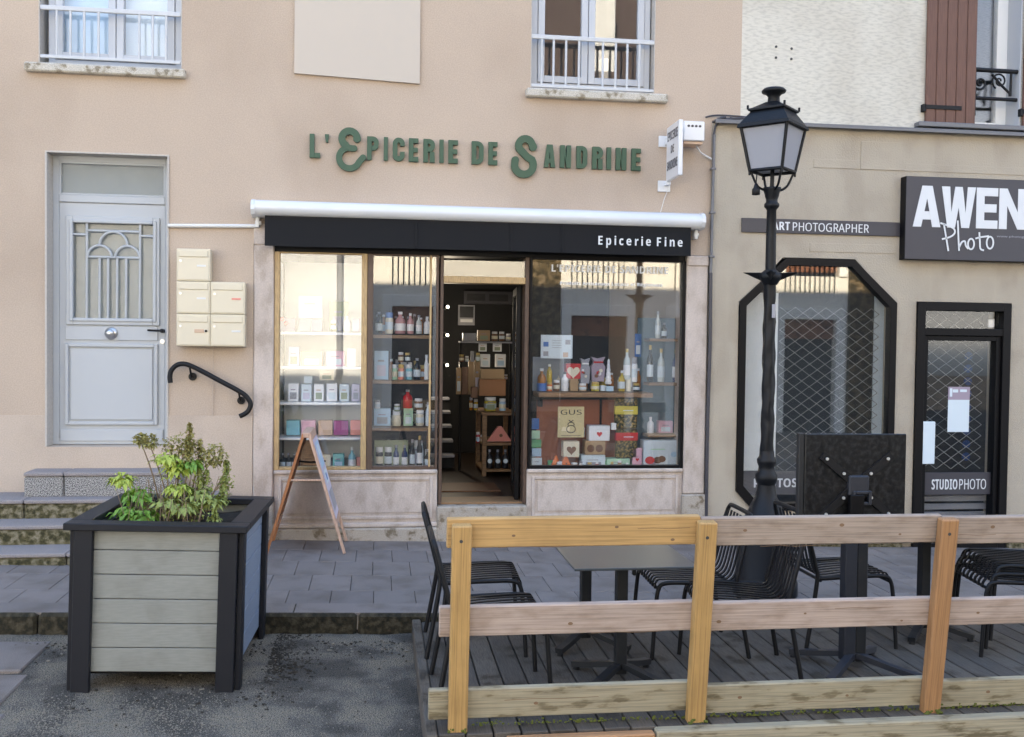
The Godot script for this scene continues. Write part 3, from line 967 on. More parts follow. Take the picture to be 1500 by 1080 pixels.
# ------------------------------------------------------------------ the photographer's house
func lattice(s: SurfaceTool, x0: float, x1: float, y0: float, y1: float, z: float) -> void:
	var w := 0.077
	var hh := 0.054
	var y := y0
	var j := 0
	while y < y1:
		var pts := []
		var x := x0
		var k := 0
		while x <= x1:
			pts.append(Vector3(x, y + (hh if (k + j) % 2 == 0 else 0.0), z + 0.004 * (j % 2)))
			x += w
			k += 1
		tube(s, pts, 0.0038, 5, false)
		y += hh
		j += 1

func photo_house() -> void:
	var h := thing("photographer_house", "cream and beige plastered house with a black framed photo studio shopfront", "house")
	var s := nb()
	wall(s, 3.29, 14.0, 3.86, 8.0, [[5.3, 6.075, 3.93, 6.1]], 0.0, -0.32)
	obj("upper_wall", s, "cream_plaster", h)
	s = nb()
	wall(s, 3.022, 14.0, -0.5, 3.83, [[3.3, 4.855, 0.25, 2.62], [5.055, 6.02, -0.16, 2.235]], 0.02, -0.32)
	# corners that make the window opening eight-sided
	poly(s, [Vector2(3.299, 2.17), Vector2(3.72, 2.621), Vector2(3.299, 2.621)], -0.12, 0.019)
	poly(s, [Vector2(4.856, 2.19), Vector2(4.856, 2.621), Vector2(4.43, 2.621)], -0.12, 0.019)
	poly(s, [Vector2(3.299, 0.45), Vector2(3.299, 0.249), Vector2(3.48, 0.249)], -0.12, 0.019)
	poly(s, [Vector2(4.856, 0.45), Vector2(4.68, 0.249), Vector2(4.856, 0.249)], -0.12, 0.019)
	obj("lower_wall", s, "roughcast", h)
	# ghost of an older shopfront in relief
	for v in [[4.46, 4.9, 3.46, 3.72, 0.028], [4.0, 4.459, 3.46, 3.54, 0.025], [4.901, 6.2, 3.46, 3.53, 0.025], [3.98, 4.84, 2.68, 2.76, 0.025]]:
		part("relief", h, "roughcast", v[0], v[1], v[2], v[3], 0.017, v[4], 0.006)
	s = nb()
	box6(s, 3.02, 14.0, 3.838, 3.852, -0.05, 0.1, 0.004)
	box6(s, 3.02, 14.0, 3.815, 3.84, 0.088, 0.103, 0.003)
	obj("flashing", s, "zinc", h, "grey zinc flashing between the storeys")
	s = nb()
	box6(s, 3.03, 4.95, -0.5, 0.0 - 0.055, 0.0, 0.07, 0.015)
	obj("base_course", s, "mossy_granite", h)
	part("base_ledge", h, "sill", 3.03, 5.05, -0.055, -0.015, -0.02, 0.09, 0.01)
	part("base_course", h, "mossy_granite", 6.03, 9.0, -0.5, -0.05, 0.0, 0.06, 0.015)
	part("door_step", h, "stone_low", 5.0, 6.1, -0.5, -0.145, -0.3, 0.12, 0.015)
	part("roof", h, "roof_tile", 3.29, 14.0, 8.0, 8.2, -6.0, 0.15, 0.02)
	part("back_wall", h, "cream_plaster", 3.29, 14.0, -0.5, 8.0, -6.0, -5.8, 0.0)
	part("side_wall", h, "cream_plaster", 13.8, 14.0, -0.5, 8.0, -5.8, -0.32, 0.0)
	part("ceiling", h, "dark_room", 3.3, 13.8, 3.0, 3.2, -5.8, -0.32, 0.0)
	part("floor", h, "dark_room", 3.3, 13.8, -0.3, -0.16, -5.8, -0.32, 0.0)
	part("studio_back", h, "dark_room", 3.3, 8.0, -0.16, 3.0, -2.0, -1.9, 0.0)
	# eight-sided window
	var oct := [Vector2(3.305, 2.205), Vector2(3.745, 2.612), Vector2(4.412, 2.612), Vector2(4.848, 2.215), Vector2(4.848, 0.44), Vector2(4.68, 0.262), Vector2(3.47, 0.262), Vector2(3.305, 0.44)]
	var c := Vector2(4.077, 1.44)
	var inn := []
	for p in oct:
		inn.append(c + (p - c) * Vector2(0.918, 0.945))
	s = nb()
	band(s, oct, inn, -0.05, 0.045, true)
	var w := obj("octagonal_window", s, "black_frame", h, "eight sided shop window in a black frame")
	var gl := []
	for p in oct:
		gl.append(c + (p - c) * Vector2(0.93, 0.955))
	s = nb()
	poly(s, gl, -0.03, -0.022)
	obj("pane", s, "glass", w)
	s = nb()
	poly(s, gl, -0.014, -0.006)
	obj("pane", s, "glass", w)
	s = nb()
	poly(s, gl, -0.002, 0.004)
	obj("pane", s, "glass", w)  # third sheet of glass, added for stronger reflections
	s = nb()
	lattice(s, 3.78, 4.79, 0.6, 2.12, -0.17)
	obj("security_grille", s, "grille", w, "diamond patterned security grille")
	part("white_panel", w, "white_room", 3.38, 3.775, 0.3, 2.3, -0.22, -0.2, 0.0)
	part("white_panel", w, "p_pale", 4.755, 4.85, 0.3, 2.3, -0.22, -0.2, 0.0)
	part("name_band", w, "sign_grey", 3.37, 4.79, 0.4, 0.625, -0.05, -0.032, 0.002)
	text("lettering", w, "PHOTOS D'IDENTITÉ", 3.50, 4.56, 0.468, 0.575, -0.0319, "white_text", true)
	part("window_floor", w, "dark_room", 3.3, 4.85, 0.22, 0.27, -0.9, -0.1, 0.0)
	part("display_back", w, "teal_room", 3.6, 4.85, 0.27, 2.62, -0.92, -0.9, 0.0)
	# studio door
	s = nb()
	frame(s, 5.058, 6.017, -0.15, 2.232, 0.08, -0.1, 0.05)
	box6(s, 5.138, 5.937, 1.915, 1.985, -0.09, 0.042, 0.004)
	var d := obj("studio_door", s, "black_frame", h, "black framed glazed studio door")
	s = nb()
	frame(s, 5.142, 5.933, -0.145, 1.912, 0.045, -0.085, 0.02)
	obj("leaf", s, "sign_side", d)
	part("pane", d, "glass", 5.187, 5.888, -0.1, 1.867, -0.04, -0.03, 0.0)
	part("transom_pane", d, "glass", 5.138, 5.937, 1.985, 2.152, -0.04, -0.03, 0.0)
	s = nb()
	lattice(s, 5.16, 5.92, 0.62, 2.16, -0.14)
	obj("security_grille", s, "grille", d)
	part("name_band", d, "sign_grey", 5.187, 5.888, 0.385, 0.60, -0.028, -0.018, 0.002)
	text("lettering", d, "STUDIO", 5.275, 5.54, 0.437, 0.535, -0.017, "white_text", true)
	text("lettering", d, "PHOTO", 5.56, 5.838, 0.437, 0.535, -0.017, "white_text", false)
	for k in 6:
		part("slat", d, "zinc", 5.19, 5.885, -0.09 + k * 0.08, -0.03 + k * 0.08, -0.1, -0.08, 0.006)
	s = nb()
	for k in 9:
		disc(s, Vector2(5.8, 0.72 + k * 0.125), 0.042, -0.3, -0.29, 14)
	obj("blue_discs", s, "g_blue", d)
	part("letter_plate", d, "p_pale", 5.135, 5.262, 0.69, 1.095, 0.02, 0.05, 0.006)
	# white fitting in the transom
	part("lamp_fitting", d, "pvc_white", 5.86, 5.915, 2.0, 2.08, -0.09, -0.06, 0.004)
	# upstairs window
	s = nb()
	wall(s, 5.3, 6.075, 3.93, 6.1, [[5.36, 5.96, 4.0, 6.05]], -0.2, -0.27)
	var uw := obj("upper_window", s, "pvc_white", h)
	part("pane", uw, "glass", 5.36, 5.96, 4.0, 6.05, -0.245, -0.235, 0.0)
	part("pane", uw, "glass", 5.36, 5.96, 4.0, 6.05, -0.23, -0.22, 0.0)
	part("sky_reflection_sheet", uw, "sky_reflection_blue", 5.36, 5.745, 4.35, 6.05, -0.3, -0.29, 0.0)  # blue sheet put in for the sky's reflection in the pane
	s = nb()
	box6(s, 6.065, 6.082, 3.925, 6.1, -0.2, 0.006, 0.002)
	obj("reveal", s, "pvc", uw)
	part("sill", uw, "zinc", 5.0, 6.2, 3.872, 3.918, -0.2, 0.09, 0.006)
	s = nb()
	tube(s, [Vector3(5.4, 4.46, -0.03), Vector3(6.06, 4.455, -0.03)], 0.022, 8)
	tube(s, [Vector3(5.4, 4.19, -0.03), Vector3(6.06, 4.188, -0.03)], 0.018, 8)
	var sp := []
	for k in 26:
		var a := k * 0.42
		var r := 0.012 + 0.0028 * k
		sp.append(Vector3(5.88 + cos(a) * r, 4.36 + sin(a) * r, -0.03))
	tube(s, sp, 0.009, 6)
	sp = []
	for k in 20:
		var a := k * 0.45
		var r := 0.01 + 0.0028 * k
		sp.append(Vector3(5.68 + cos(a) * r, 4.33 - sin(a) * r, -0.03))
	tube(s, sp, 0.012, 6)
	tube(s, [Vector3(5.80, 4.42, -0.03), Vector3(5.9, 4.32, -0.03), Vector3(5.985, 4.25, -0.03), Vector3(5.99, 4.22, -0.03)], 0.013, 6)
	tube(s, [Vector3(6.0, 4.45, -0.03), Vector3(5.995, 4.22, -0.03)], 0.013, 6)
	tube(s, [Vector3(5.62, 4.45, -0.03), Vector3(5.62, 4.02, -0.03)], 0.02, 6)
	obj("guard_rail", s, "black_iron", uw, "black wrought iron guard rail with scrolls")
	for v in [[5.09, 5.595, "brown plank shutter"], [6.085, 6.6, "second brown shutter at the edge"]]:
		var sh := Node3D.new()
		sh.name = pname(h, "shutter")
		h.add_child(sh, true)
		sh.set_meta("label", v[2])
		var n := 5
		var pw: float = (v[1] - v[0]) / n
		for k in n:
			part("plank", sh, "shutter_wood", v[0] + k * pw + 0.002, v[0] + (k + 1) * pw - 0.002, 3.92, 6.1, 0.012, 0.042, 0.006)
		s = nb()
		box6(s, v[0] - 0.015, v[0] + 0.36, 4.045, 4.085, 0.04, 0.05, 0.003)
		box6(s, v[0] - 0.03, v[0], 4.02, 4.09, 0.0, 0.05, 0.004)
		obj("hinge", s, "black_iron", sh)
	# plugs left from an old bracket on the upper wall
	for p in [[3.62, 4.56], [3.77, 4.55], [3.62, 4.46], [3.77, 4.455]]:
		s = nb()
		tube(s, [Vector3(p[0], p[1], -0.002), Vector3(p[0], p[1], 0.006)], 0.012, 8)
		obj("wall_plug", s, "dark_line", h)

func outside_buildings() -> void:
	var n := thing("added_neighbour_house", "added plastered house left of the frame, kept low to let sunlight through", "house")  # unseen house, roofline kept low so sun reaches across the street
	var s := nb()
	wall(s, -14, -3.92, -0.5, 6.0, [[-6.5, -5.4, 3.6, 5.2], [-9.5, -8.4, 3.6, 5.2]], -0.05, -0.4)
	obj("wall", s, "cream_plaster", n)
	part("roof", n, "roof_tile", -14, -3.92, 6.0, 6.2, -6, 0.1, 0.02)
	part("back_wall", n, "cream_plaster", -14, -3.92, -0.5, 6.0, -6, -5.8, 0.0)
	part("side_wall", n, "cream_plaster", -14, -13.8, -0.5, 6.0, -5.8, -0.4, 0.0)
	# across the street
	var o := thing("opposite_house", "sunlit cream house across the street, seen only in the window panes", "house")
	var zz := 13.0
	s = nb()
	var holes := [[9.3, 10.55, -0.9, 2.4], [4.3, 5.6, -0.9, 2.4], [0.3, 1.2, -0.9, 2.55], [9.3, 10.6, 3.4, 5.2], [4.3, 5.5, 3.75, 5.6], [0.25, 1.35, 3.75, 5.6], [6.7, 7.9, -0.9, 2.4]]
	wall(s, -0.3, 12.4, -1, 7.3, holes, zz + 0.35, zz)
	obj("wall", s, "opp_cream", o)
	s = nb()
	for hh in holes:
		box6(s, hh[0] - 0.22, hh[0], hh[2], hh[3] + 0.25, zz - 0.06, zz, 0.01)
		box6(s, hh[1], hh[1] + 0.22, hh[2], hh[3] + 0.25, zz - 0.06, zz, 0.01)
		box6(s, hh[0], hh[1], hh[3], hh[3] + 0.25, zz - 0.06, zz - 0.001, 0.01)
	box6(s, -0.3, 12.4, 5.95, 6.15, zz - 0.12, zz, 0.02)
	obj("window_surround", s, "opp_trim", o)
	for r in [[3.3, 4.05, -1, 5.8], [8.2, 9.0, -1, 5.8], [10.85, 12.3, -1, 5.8]]:
		part("rubble_panel", o, "opp_stone", r[0], r[1], r[2], r[3], zz - 0.05, zz, 0.0)
	for hh in holes:
		part("window", o, "dark_room", hh[0], hh[1], hh[2], hh[3], zz + 0.15, zz + 0.16, 0.0)
		part("shutter", o, "brick_red", hh[0], hh[1], hh[3] - 0.45 if hh[2] < 0 else hh[2] + 0.1, hh[3], zz + 0.1, zz + 0.13, 0.0)
		s = nb()
		var x: float = hh[0]
		while x <= hh[1]:
			tube(s, [Vector3(x, maxf(hh[2], 3.0) + 0.02, zz - 0.03), Vector3(x, maxf(hh[2], 3.0) + 0.75, zz - 0.03)], 0.015, 5)
			x += 0.12
		box6(s, hh[0], hh[1], maxf(hh[2], 3.0) + 0.75, maxf(hh[2], 3.0) + 0.8, zz - 0.05, zz - 0.01, 0.004)
		obj("railing", s, "black_iron", o)
	s = nb()
	quad(s, Vector3(-0.5, 7.2, zz - 0.3), Vector3(12.6, 7.2, zz - 0.3), Vector3(12.6, 11.5, zz + 4), Vector3(-0.5, 11.5, zz + 4), Vector3(0, 1, -1))
	obj("roof", s, "roof_tile", o)
	part("chimney", o, "opp_white", 4.9, 5.4, 7.4, 10.4, zz + 0.6, zz + 1.2, 0.02)
	var g := thing("white_garage", "low white sunlit building across the street, seen only in the window panes", "garage")
	s = nb()
	wall(s, -16, -0.3, -1, 4.4, [[-5.6, -3.2, -1, 2.2]], zz + 0.3, zz)
	obj("wall", s, "opp_white", g)
	part("door", g, "p_grey", -5.6, -3.2, -1, 2.2, zz + 0.1, zz + 0.15, 0.0)
	part("roof", g, "roof_tile", -16, -0.3, 4.4, 4.55, zz - 0.2, zz + 5, 0.0)
	part("pipe", g, "zinc", -0.9, -0.78, -1, 4.35, zz - 0.12, zz - 0.02, 0.02)

# ------------------------------------------------------------------ terrace deck
func deck() -> void:
	var d := thing("terrace_deck", "grey weathered plank deck of the cafe terrace beside the kerb", "deck")
	var x := 0.29
	var k := 0
	while x < 6.4:
		var q := nb()
		var w := 0.122
		bx(q, Vector3(x + w / 2, -0.014 + rng.randf_range(-0.002, 0.002), 3.405), Vector3(w, 0.028, 1.83 + rng.randf_range(-0.008, 0.004)), 0.004)
		obj("plank", q, ["deck_a", "deck_b", "deck_c"][rng.randi() % 3], d)
		x += 0.13
		k += 1
	part("bearer", d, "planter_frame", 0.27, 7.0, -0.34, -0.032, 2.52, 4.29, 0.0)
	part("edge_board", d, "deck_c", 0.232, 0.286, -0.30, 0.006, 2.44, 4.335, 0.006)
	part("front_beam", d, "orange_wood", 0.60, 1.295, -0.17, -0.006, 4.335, 4.39, 0.006, "fresh orange length of the front beam")
	part("front_beam", d, "green_wood", 1.30, 3.9, -0.16, 0.008, 4.335, 4.4, 0.008, "older grey green length of the front beam")
	part("front_beam", d, "old_wood", 0.29, 0.598, -0.3, -0.03, 4.335, 4.37, 0.006)

# ------------------------------------------------------------------ signs
func shop_sign() -> void:
	var t := thing("shop_sign", "dark green raised letters of the shop name on the pink wall above the awning", "sign", Vector3(0, 0, 0))
	var z0 := 0.008
	var z1 := 0.04
	var yb := 3.379
	var yt := 3.585
	var L := [["L", -0.603, -0.513], ["P", -0.111, -0.009], ["I", 0.034, 0.07], ["C", 0.112, 0.217], ["E", 0.252, 0.336], ["R", 0.38, 0.481], ["I", 0.521, 0.559], ["E", 0.599, 0.684], ["D", 0.807, 0.913], ["E", 0.955, 1.036], ["A", 1.456, 1.558], ["N", 1.602, 1.701], ["D", 1.751, 1.85], ["R", 1.896, 1.994], ["I", 2.029, 2.07], ["N", 2.114, 2.212], ["E", 2.259, 2.345]]
	for g in L:
		var s := nb()
		var dy: float = -0.006 * (g[1] + 0.6)
		glyph(s, g[0], g[1], g[2], yb + dy * 0.6, yt + dy, z0, z1, 0.041, 0.042)
		obj("letter", s, "green_letter", t)
	var s := nb()
	glyph(s, "'", -0.474, -0.437, yt - 0.21, yt, z0, z1, 0.03, 0.03)
	obj("apostrophe", s, "green_letter", t)
	# the big curled E
	s = nb()
	var w := 0.06
	var p := arc(-0.262, 3.556, 0.066, 8, 250, 18)
	strip(s, p, w, z0, z1)
	disc(s, Vector2(-0.197, 3.558), 0.034, z0, z1 + 0.0015)
	p = [Vector2(-0.222, 3.472), Vector2(-0.25, 3.474)] + arc(-0.262, 3.388, 0.089, 100, 338, 20) + [Vector2(-0.145, 3.395)]
	strip(s, p, 0.052, z0, z1 - 0.001)
	disc(s, Vector2(-0.144, 3.395), 0.027, z0, z1 + 0.0015)
	disc(s, Vector2(-0.22, 3.473), 0.026, z0, z1 + 0.001)
	disc(s, Vector2(-0.285, 3.487), 0.03, z0, z1 + 0.002)
	obj("letter", s, "green_letter", t, "large curled E")
	s = nb()
	p = [Vector2(1.362, 3.545)] + arc(1.286, 3.556, 0.06, 15, 215, 12) + [Vector2(1.262, 3.496), Vector2(1.305, 3.455)] + arc(1.275, 3.385, 0.085, 32, -170, 14) + [Vector2(1.196, 3.424)]
	strip(s, p, 0.064, z0, z1)
	disc(s, Vector2(1.355, 3.545), 0.036, z0, z1 + 0.0015)
	disc(s, Vector2(1.197, 3.424), 0.033, z0, z1 + 0.0015)
	obj("letter", s, "green_letter", t, "large curled S")

func awning() -> void:
	var t := thing("awning", "rolled white awning cassette with a black valance over the shop windows", "awning")
	var s := nb()
	var pts := []
	var prof := [[0.0, 2.985], [0.1, 2.99], [0.155, 2.975], [0.185, 2.94], [0.187, 2.9], [0.16, 2.862], [0.11, 2.845], [0.0, 2.845]]
	s.set_smooth_group(1)
	for i in prof.size() - 1:
		var a = prof[i]
		var b = prof[i + 1]
		quad(s, Vector3(-1.05, a[1], a[0] + 0.01), Vector3(2.88, a[1], a[0] + 0.01), Vector3(2.88, b[1], b[0] + 0.01), Vector3(-1.05, b[1], b[0] + 0.01), Vector3(0, (a[1] + b[1]) / 2 - 2.915, (a[0] + b[0]) / 2 - 0.06))
	s.set_smooth_group(-1)
	obj("cassette", s, "white_metal", t)
	for e in [[-1.078, -1.048], [2.878, 2.912]]:
		s = nb()
		var q := []
		for v in prof:
			q.append(Vector2(v[0] + 0.01, (v[1] - 2.915) * 1.06 + 2.915))
		for side in [e[0], e[1]]:
			for k in range(1, q.size() - 1):
				tri(s, Vector3(side, q[0].y, q[0].x), Vector3(side, q[k].y, q[k].x * 1.03), Vector3(side, q[k + 1].y, q[k + 1].x * 1.03), Vector3(-1 if side == e[0] else 1, 0, 0))
		for k in q.size() - 1:
			quad(s, Vector3(e[0], q[k].y, q[k].x * 1.03), Vector3(e[1], q[k].y, q[k].x * 1.03), Vector3(e[1], q[k + 1].y, q[k + 1].x * 1.03), Vector3(e[0], q[k + 1].y, q[k + 1].x * 1.03), Vector3(0, q[k].y - 2.915, q[k].x - 0.06))
		obj("end_cap", s, "white_metal", t)
	# valance, slightly wavy cloth
	s = nb()
	s.set_smooth_group(1)
	var n := 80
	for i in n:
		var xa := lerpf(-0.965, 2.79, float(i) / n)
		var xb := lerpf(-0.965, 2.79, float(i + 1) / n)
		for j in 4:
			var ya := lerpf(2.6, 2.862, j / 4.0)
			var yb2 := lerpf(2.6, 2.862, (j + 1) / 4.0)
			var f := func(x: float, y: float) -> Vector3:
				return Vector3(x, y + (0.004 * sin(x * 2.1) if y < 2.61 else 0.0), 0.15 + 0.005 * sin(x * 5.0 + 1.0) * (2.862 - y) / 0.26)
			quad(s, f.call(xa, ya), f.call(xb, ya), f.call(xb, yb2), f.call(xa, yb2), Vector3(0, 0, 1))
	s.set_smooth_group(-1)
	obj("valance", s, "fabric", t)
	for x in [0.31, 1.14, 1.95 - 0.35]:
		part("seam", t, "fabric", x, x + 0.02, 2.605, 2.855, 0.15, 0.158, 0.002)
	part("front_bar", t, "black_frame", -0.95, 2.78, 2.84, 2.866, 0.12, 0.15, 0.004)
	text("lettering", t, "E\u2009p\u2009i\u2009c\u2009e\u2009r\u2009i\u2009e\u2009 F\u2009i\u2009n\u2009e", 1.935, 2.71, 2.653, 2.762, 0.158, "white_text", true)
	for v in [-1.035, 2.86]:
		s = nb()
		box6(s, v - 0.015, v + 0.015, 2.76, 2.85, 0.01, 0.09, 0.004)
		tube(s, [Vector3(v - 0.02, 2.8, 0.06), Vector3(v + 0.03, 2.8, 0.06)], 0.018, 8)
		obj("bracket", s, "white_paint", t)

func flag_signs() -> void:
	var t := thing("flag_sign", "white double sided sign standing out from the wall with the shop name in dark letters", "sign")
	var s := nb()
	box6(s, 2.572, 2.612, 3.272, 3.755, 0.07, 0.44, 0.006)
	obj("board", s, "white_metal", t)
	# lettering lies on the side that faces left
	var hold := Node3D.new()
	hold.name = "lettering"
	t.add_child(hold, true)
	hold.position = Vector3(2.571, 0, 0.255)
	hold.rotation.y = -PI / 2
	text("line", hold, "EPICERIE", -0.15, 0.15, 3.62, 3.7, 0.0, "sign_grey", true, 0.001)
	text("line", hold, "DE", -0.04, 0.05, 3.5, 3.57, 0.0, "sign_grey", true, 0.001)
	text("line", hold, "SANDRINE", -0.155, 0.155, 3.36, 3.44, 0.0, "sign_grey", true, 0.001)
	for y in [3.64, 3.235]:
		s = nb()
		box6(s, 2.515, 2.66 - 0.03, y - 0.045, y + 0.055, 0.002, 0.016, 0.004)
		box6(s, 2.57, 2.61, y + 0.005 if y < 3.4 else y - 0.03, y + 0.035, 0.016, 0.1, 0.004)
		obj("wall_plate", s, "white_metal", t)
	var u := thing("small_box_sign", "small white box sign beside the projecting shop sign", "sign")
	part("box", u, "white_metal", 2.69, 2.885, 3.625, 3.8, 0.08, 0.2, 0.008)
	part("underside", u, "p_tan", 2.70, 2.875, 3.598, 3.624, 0.02, 0.18, 0.004)
	for k in 4:
		s = nb()
		disc(s, Vector2(2.735 + k * 0.035, 3.755), 0.013, 0.2, 0.2025, 12, 0.011)
		obj("print_mark", s, "sign_grey", u)
	s = nb()
	tube(s, [Vector3(2.84, 3.6, 0.1), Vector3(2.9, 3.55, 0.05), Vector3(3.01, 3.5, 0.03)], 0.008, 6)
	obj("cable", s, "white_paint", u)

func letterboxes() -> void:
	var L := [[0, 0, "single cream letterbox on top of the stack beside the front door"], [0, 1, "cream letterbox in the middle of the left column beside the front door"], [0, 2, "cream letterbox at the bottom of the left column, with a doorbell plate"], [1, 1, "upper right cream letterbox with a red name strip"], [1, 2, "bottom right cream letterbox of the block of five"]]
	for v in L:
		var x0: float = -1.693 if v[0] == 0 else -1.414
		var x1: float = -1.416 if v[0] == 0 else -1.128
		var y1: float = 2.558 - v[1] * 0.2755
		var y0: float = y1 - 0.273
		var t := thing("letterbox", v[2], "letterbox", Vector3(x0, y0, 0.0), 0.0, "letterboxes beside the front door")
		var w: float = x1 - x0
		part("body", t, "cream_metal", 0, w, 0, 0.273, 0.014, 0.132, 0.005)
		part("door", t, "cream_metal", 0.012, w - 0.012, 0.012, 0.2, 0.13, 0.138, 0.003)
		part("flap", t, "cream_metal", 0.02, w - 0.02, 0.205, 0.258, 0.13, 0.142, 0.005)
		part("name_plate", t, "p_coral" if v[0] == 1 and v[1] == 1 else "white_paint", w - 0.11, w - 0.035, 0.122, 0.138, 0.138, 0.141, 0.001)
		var s := nb()
		tube(s, [Vector3(0.035, 0.17, 0.138), Vector3(0.035, 0.17, 0.143)], 0.01, 10)
		obj("lock", s, "steel", t)
		if v[0] == 0 and v[1] == 2:
			part("bell_plate", t, "p_tan", 0.15, 0.23, 0.115, 0.145, 0.139, 0.144, 0.002)
			s = nb()
			tube(s, [Vector3(0.245, 0.13, 0.138), Vector3(0.245, 0.13, 0.146)], 0.011, 10)
			obj("bell_button", s, "black_iron", t)
	var c := nb()
	tube(c, [Vector3(-1.41, 1.73, 0.018), Vector3(-1.405, 1.5, 0.018), Vector3(-1.41, 1.14, 0.02)], 0.0035, 6)
	tag(obj("bell_wire", c, "render_low"), "thin wire running down the wall below the letterboxes", "wire")

func smooth(pts: Array, sub := 6) -> Array:
	var o := []
	for i in pts.size() - 1:
		var p0 = pts[maxi(i - 1, 0)]
		var p1 = pts[i]
		var p2 = pts[i + 1]
		var p3 = pts[mini(i + 2, pts.size() - 1)]
		for k in sub:
			o.append(p1.cubic_interpolate(p2, p0, p3, float(k) / sub))
	o.append(pts[pts.size() - 1])
	return o

func handrail() -> void:
	var t := thing("handrail", "short black curled handrail fixed to the wall right of the front door", "handrail")
	var s := nb()
	var p := []
	for v in [[-1.748, 1.419], [-1.752, 1.477], [-1.738, 1.53], [-1.69, 1.574], [-1.62, 1.579], [-1.51, 1.532], [-1.34, 1.44], [-1.171, 1.347], [-1.11, 1.296], [-1.083, 1.236], [-1.111, 1.172], [-1.174, 1.135]]:
		p.append(Vector3(v[0], v[1], 0.09))
	tube(s, smooth(p), 0.021, 10)
	obj("rail", s, "black_iron", t)
	for v in [[-1.58, 1.471, 1.55], [-1.172, 1.267, 1.34]]:
		s = nb()
		tube(s, [Vector3(v[0], v[1], 0.0), Vector3(v[0], v[1], 0.018)], 0.034, 14)
		tube(s, [Vector3(v[0], v[1], 0.018), Vector3(v[0], v[1], 0.06), Vector3(v[0] - 0.01, v[2], 0.088)], 0.009, 8)
		obj("rosette", s, "black_iron", t)

func steps() -> void:
	var t := thing("entrance_steps", "four old granite steps with mossy risers leading up to the front door", "steps")
	var rows := [[-2.865, -1.62, 0.50, 0.686, 0.0, 0.30, "granite", [-2.552]], [-4.3, -1.3, 0.345, 0.487, 0.0, 0.46, "mossy_granite", [-3.7, -2.81, -1.9]], [-4.3, -1.1, 0.185, 0.336, 0.0, 0.76, "mossy_granite", [-3.3, -2.0]], [-4.3, -1.0, -0.05, 0.185, 0.0, 1.08, "mossy_granite", [-3.6, -2.3]]]
	for r in rows:
		var xs: Array = [r[0]] + r[7] + [r[1]]
		for k in xs.size() - 1:
			var st := part("step_block", t, r[6], xs[k] + 0.004, xs[k + 1] - 0.004, r[2] - 0.02, r[3] - 0.03, 0.02, r[5] - 0.008, 0.014)
			var td := part("tread_stone", t, "tread", xs[k] + 0.003, xs[k + 1] - 0.003, r[3] - 0.032, r[3], 0.02, r[5], 0.014)
			st.rotation.z = 0.001
			td.rotation.z = 0.0

func cables() -> void:
	var c := nb()
	tube(c, [Vector3(-1.786, 2.758, 0.022), Vector3(-1.045, 2.776, 0.022)], 0.017, 8)
	tag(obj("white_conduit", c, "white_paint"), "thin white conduit on the wall between the front door and the awning", "conduit")
	c = nb()
	tube(c, smooth([Vector3(3.03, 3.72, 0.04), Vector3(3.026, 3.2, 0.035), Vector3(3.022, 2.6, 0.035), Vector3(3.018, 2.45, 0.035)]), 0.014, 8)
	for y in [3.4, 3.0, 2.6]:
		box6(c, 3.0, 3.05, y, y + 0.02, 0.012, 0.055, 0.003)
	tag(obj("pale_conduit", c, "zinc"), "pale conduit running down the joint between the two houses above the shop corner", "conduit")
	c = nb()
	tube(c, smooth([Vector3(3.02, 2.46, 0.035), Vector3(3.024, 1.8, 0.04), Vector3(3.016, 1.0, 0.036), Vector3(3.02, -0.04, 0.036)]), 0.017, 8)
	tag(obj("dark_downpipe", c, "sign_grey"), "thin dark pipe running down the joint beside the stone pilaster", "pipe")
	c = nb()
	tube(c, smooth([Vector3(2.95, 3.88, 0.02), Vector3(3.05, 3.9, 0.03), Vector3(3.25, 3.895, 0.05), Vector3(3.5, 3.87, 0.1)]), 0.008, 6)
	tube(c, smooth([Vector3(3.03, 3.72, 0.03), Vector3(3.06, 3.83, 0.04), Vector3(3.2, 3.87, 0.06), Vector3(3.6, 3.87, 0.12)]), 0.011, 6)
	for k in 5:
		var a := Vector3(3.05 + k * 0.03, 3.86 + 0.015 * sin(k * 2.0), 0.05)
		tube(c, [a, a + Vector3(0.05, 0.012 * cos(k), 0.01)], 0.012, 6)
	tag(obj("cable_bundle", c, "sign_grey"), "dark cables bunched along the flashing behind the lantern", "cables")
	c = nb()
	tube(c, [Vector3(2.62, 3.25, 0.03), Vector3(2.57, 3.12, 0.03), Vector3(2.53, 2.98, 0.04)], 0.003, 5)
	tag(obj("sign_wire", c, "white_paint"), "thin white wire hanging from the projecting sign to the awning", "wire")

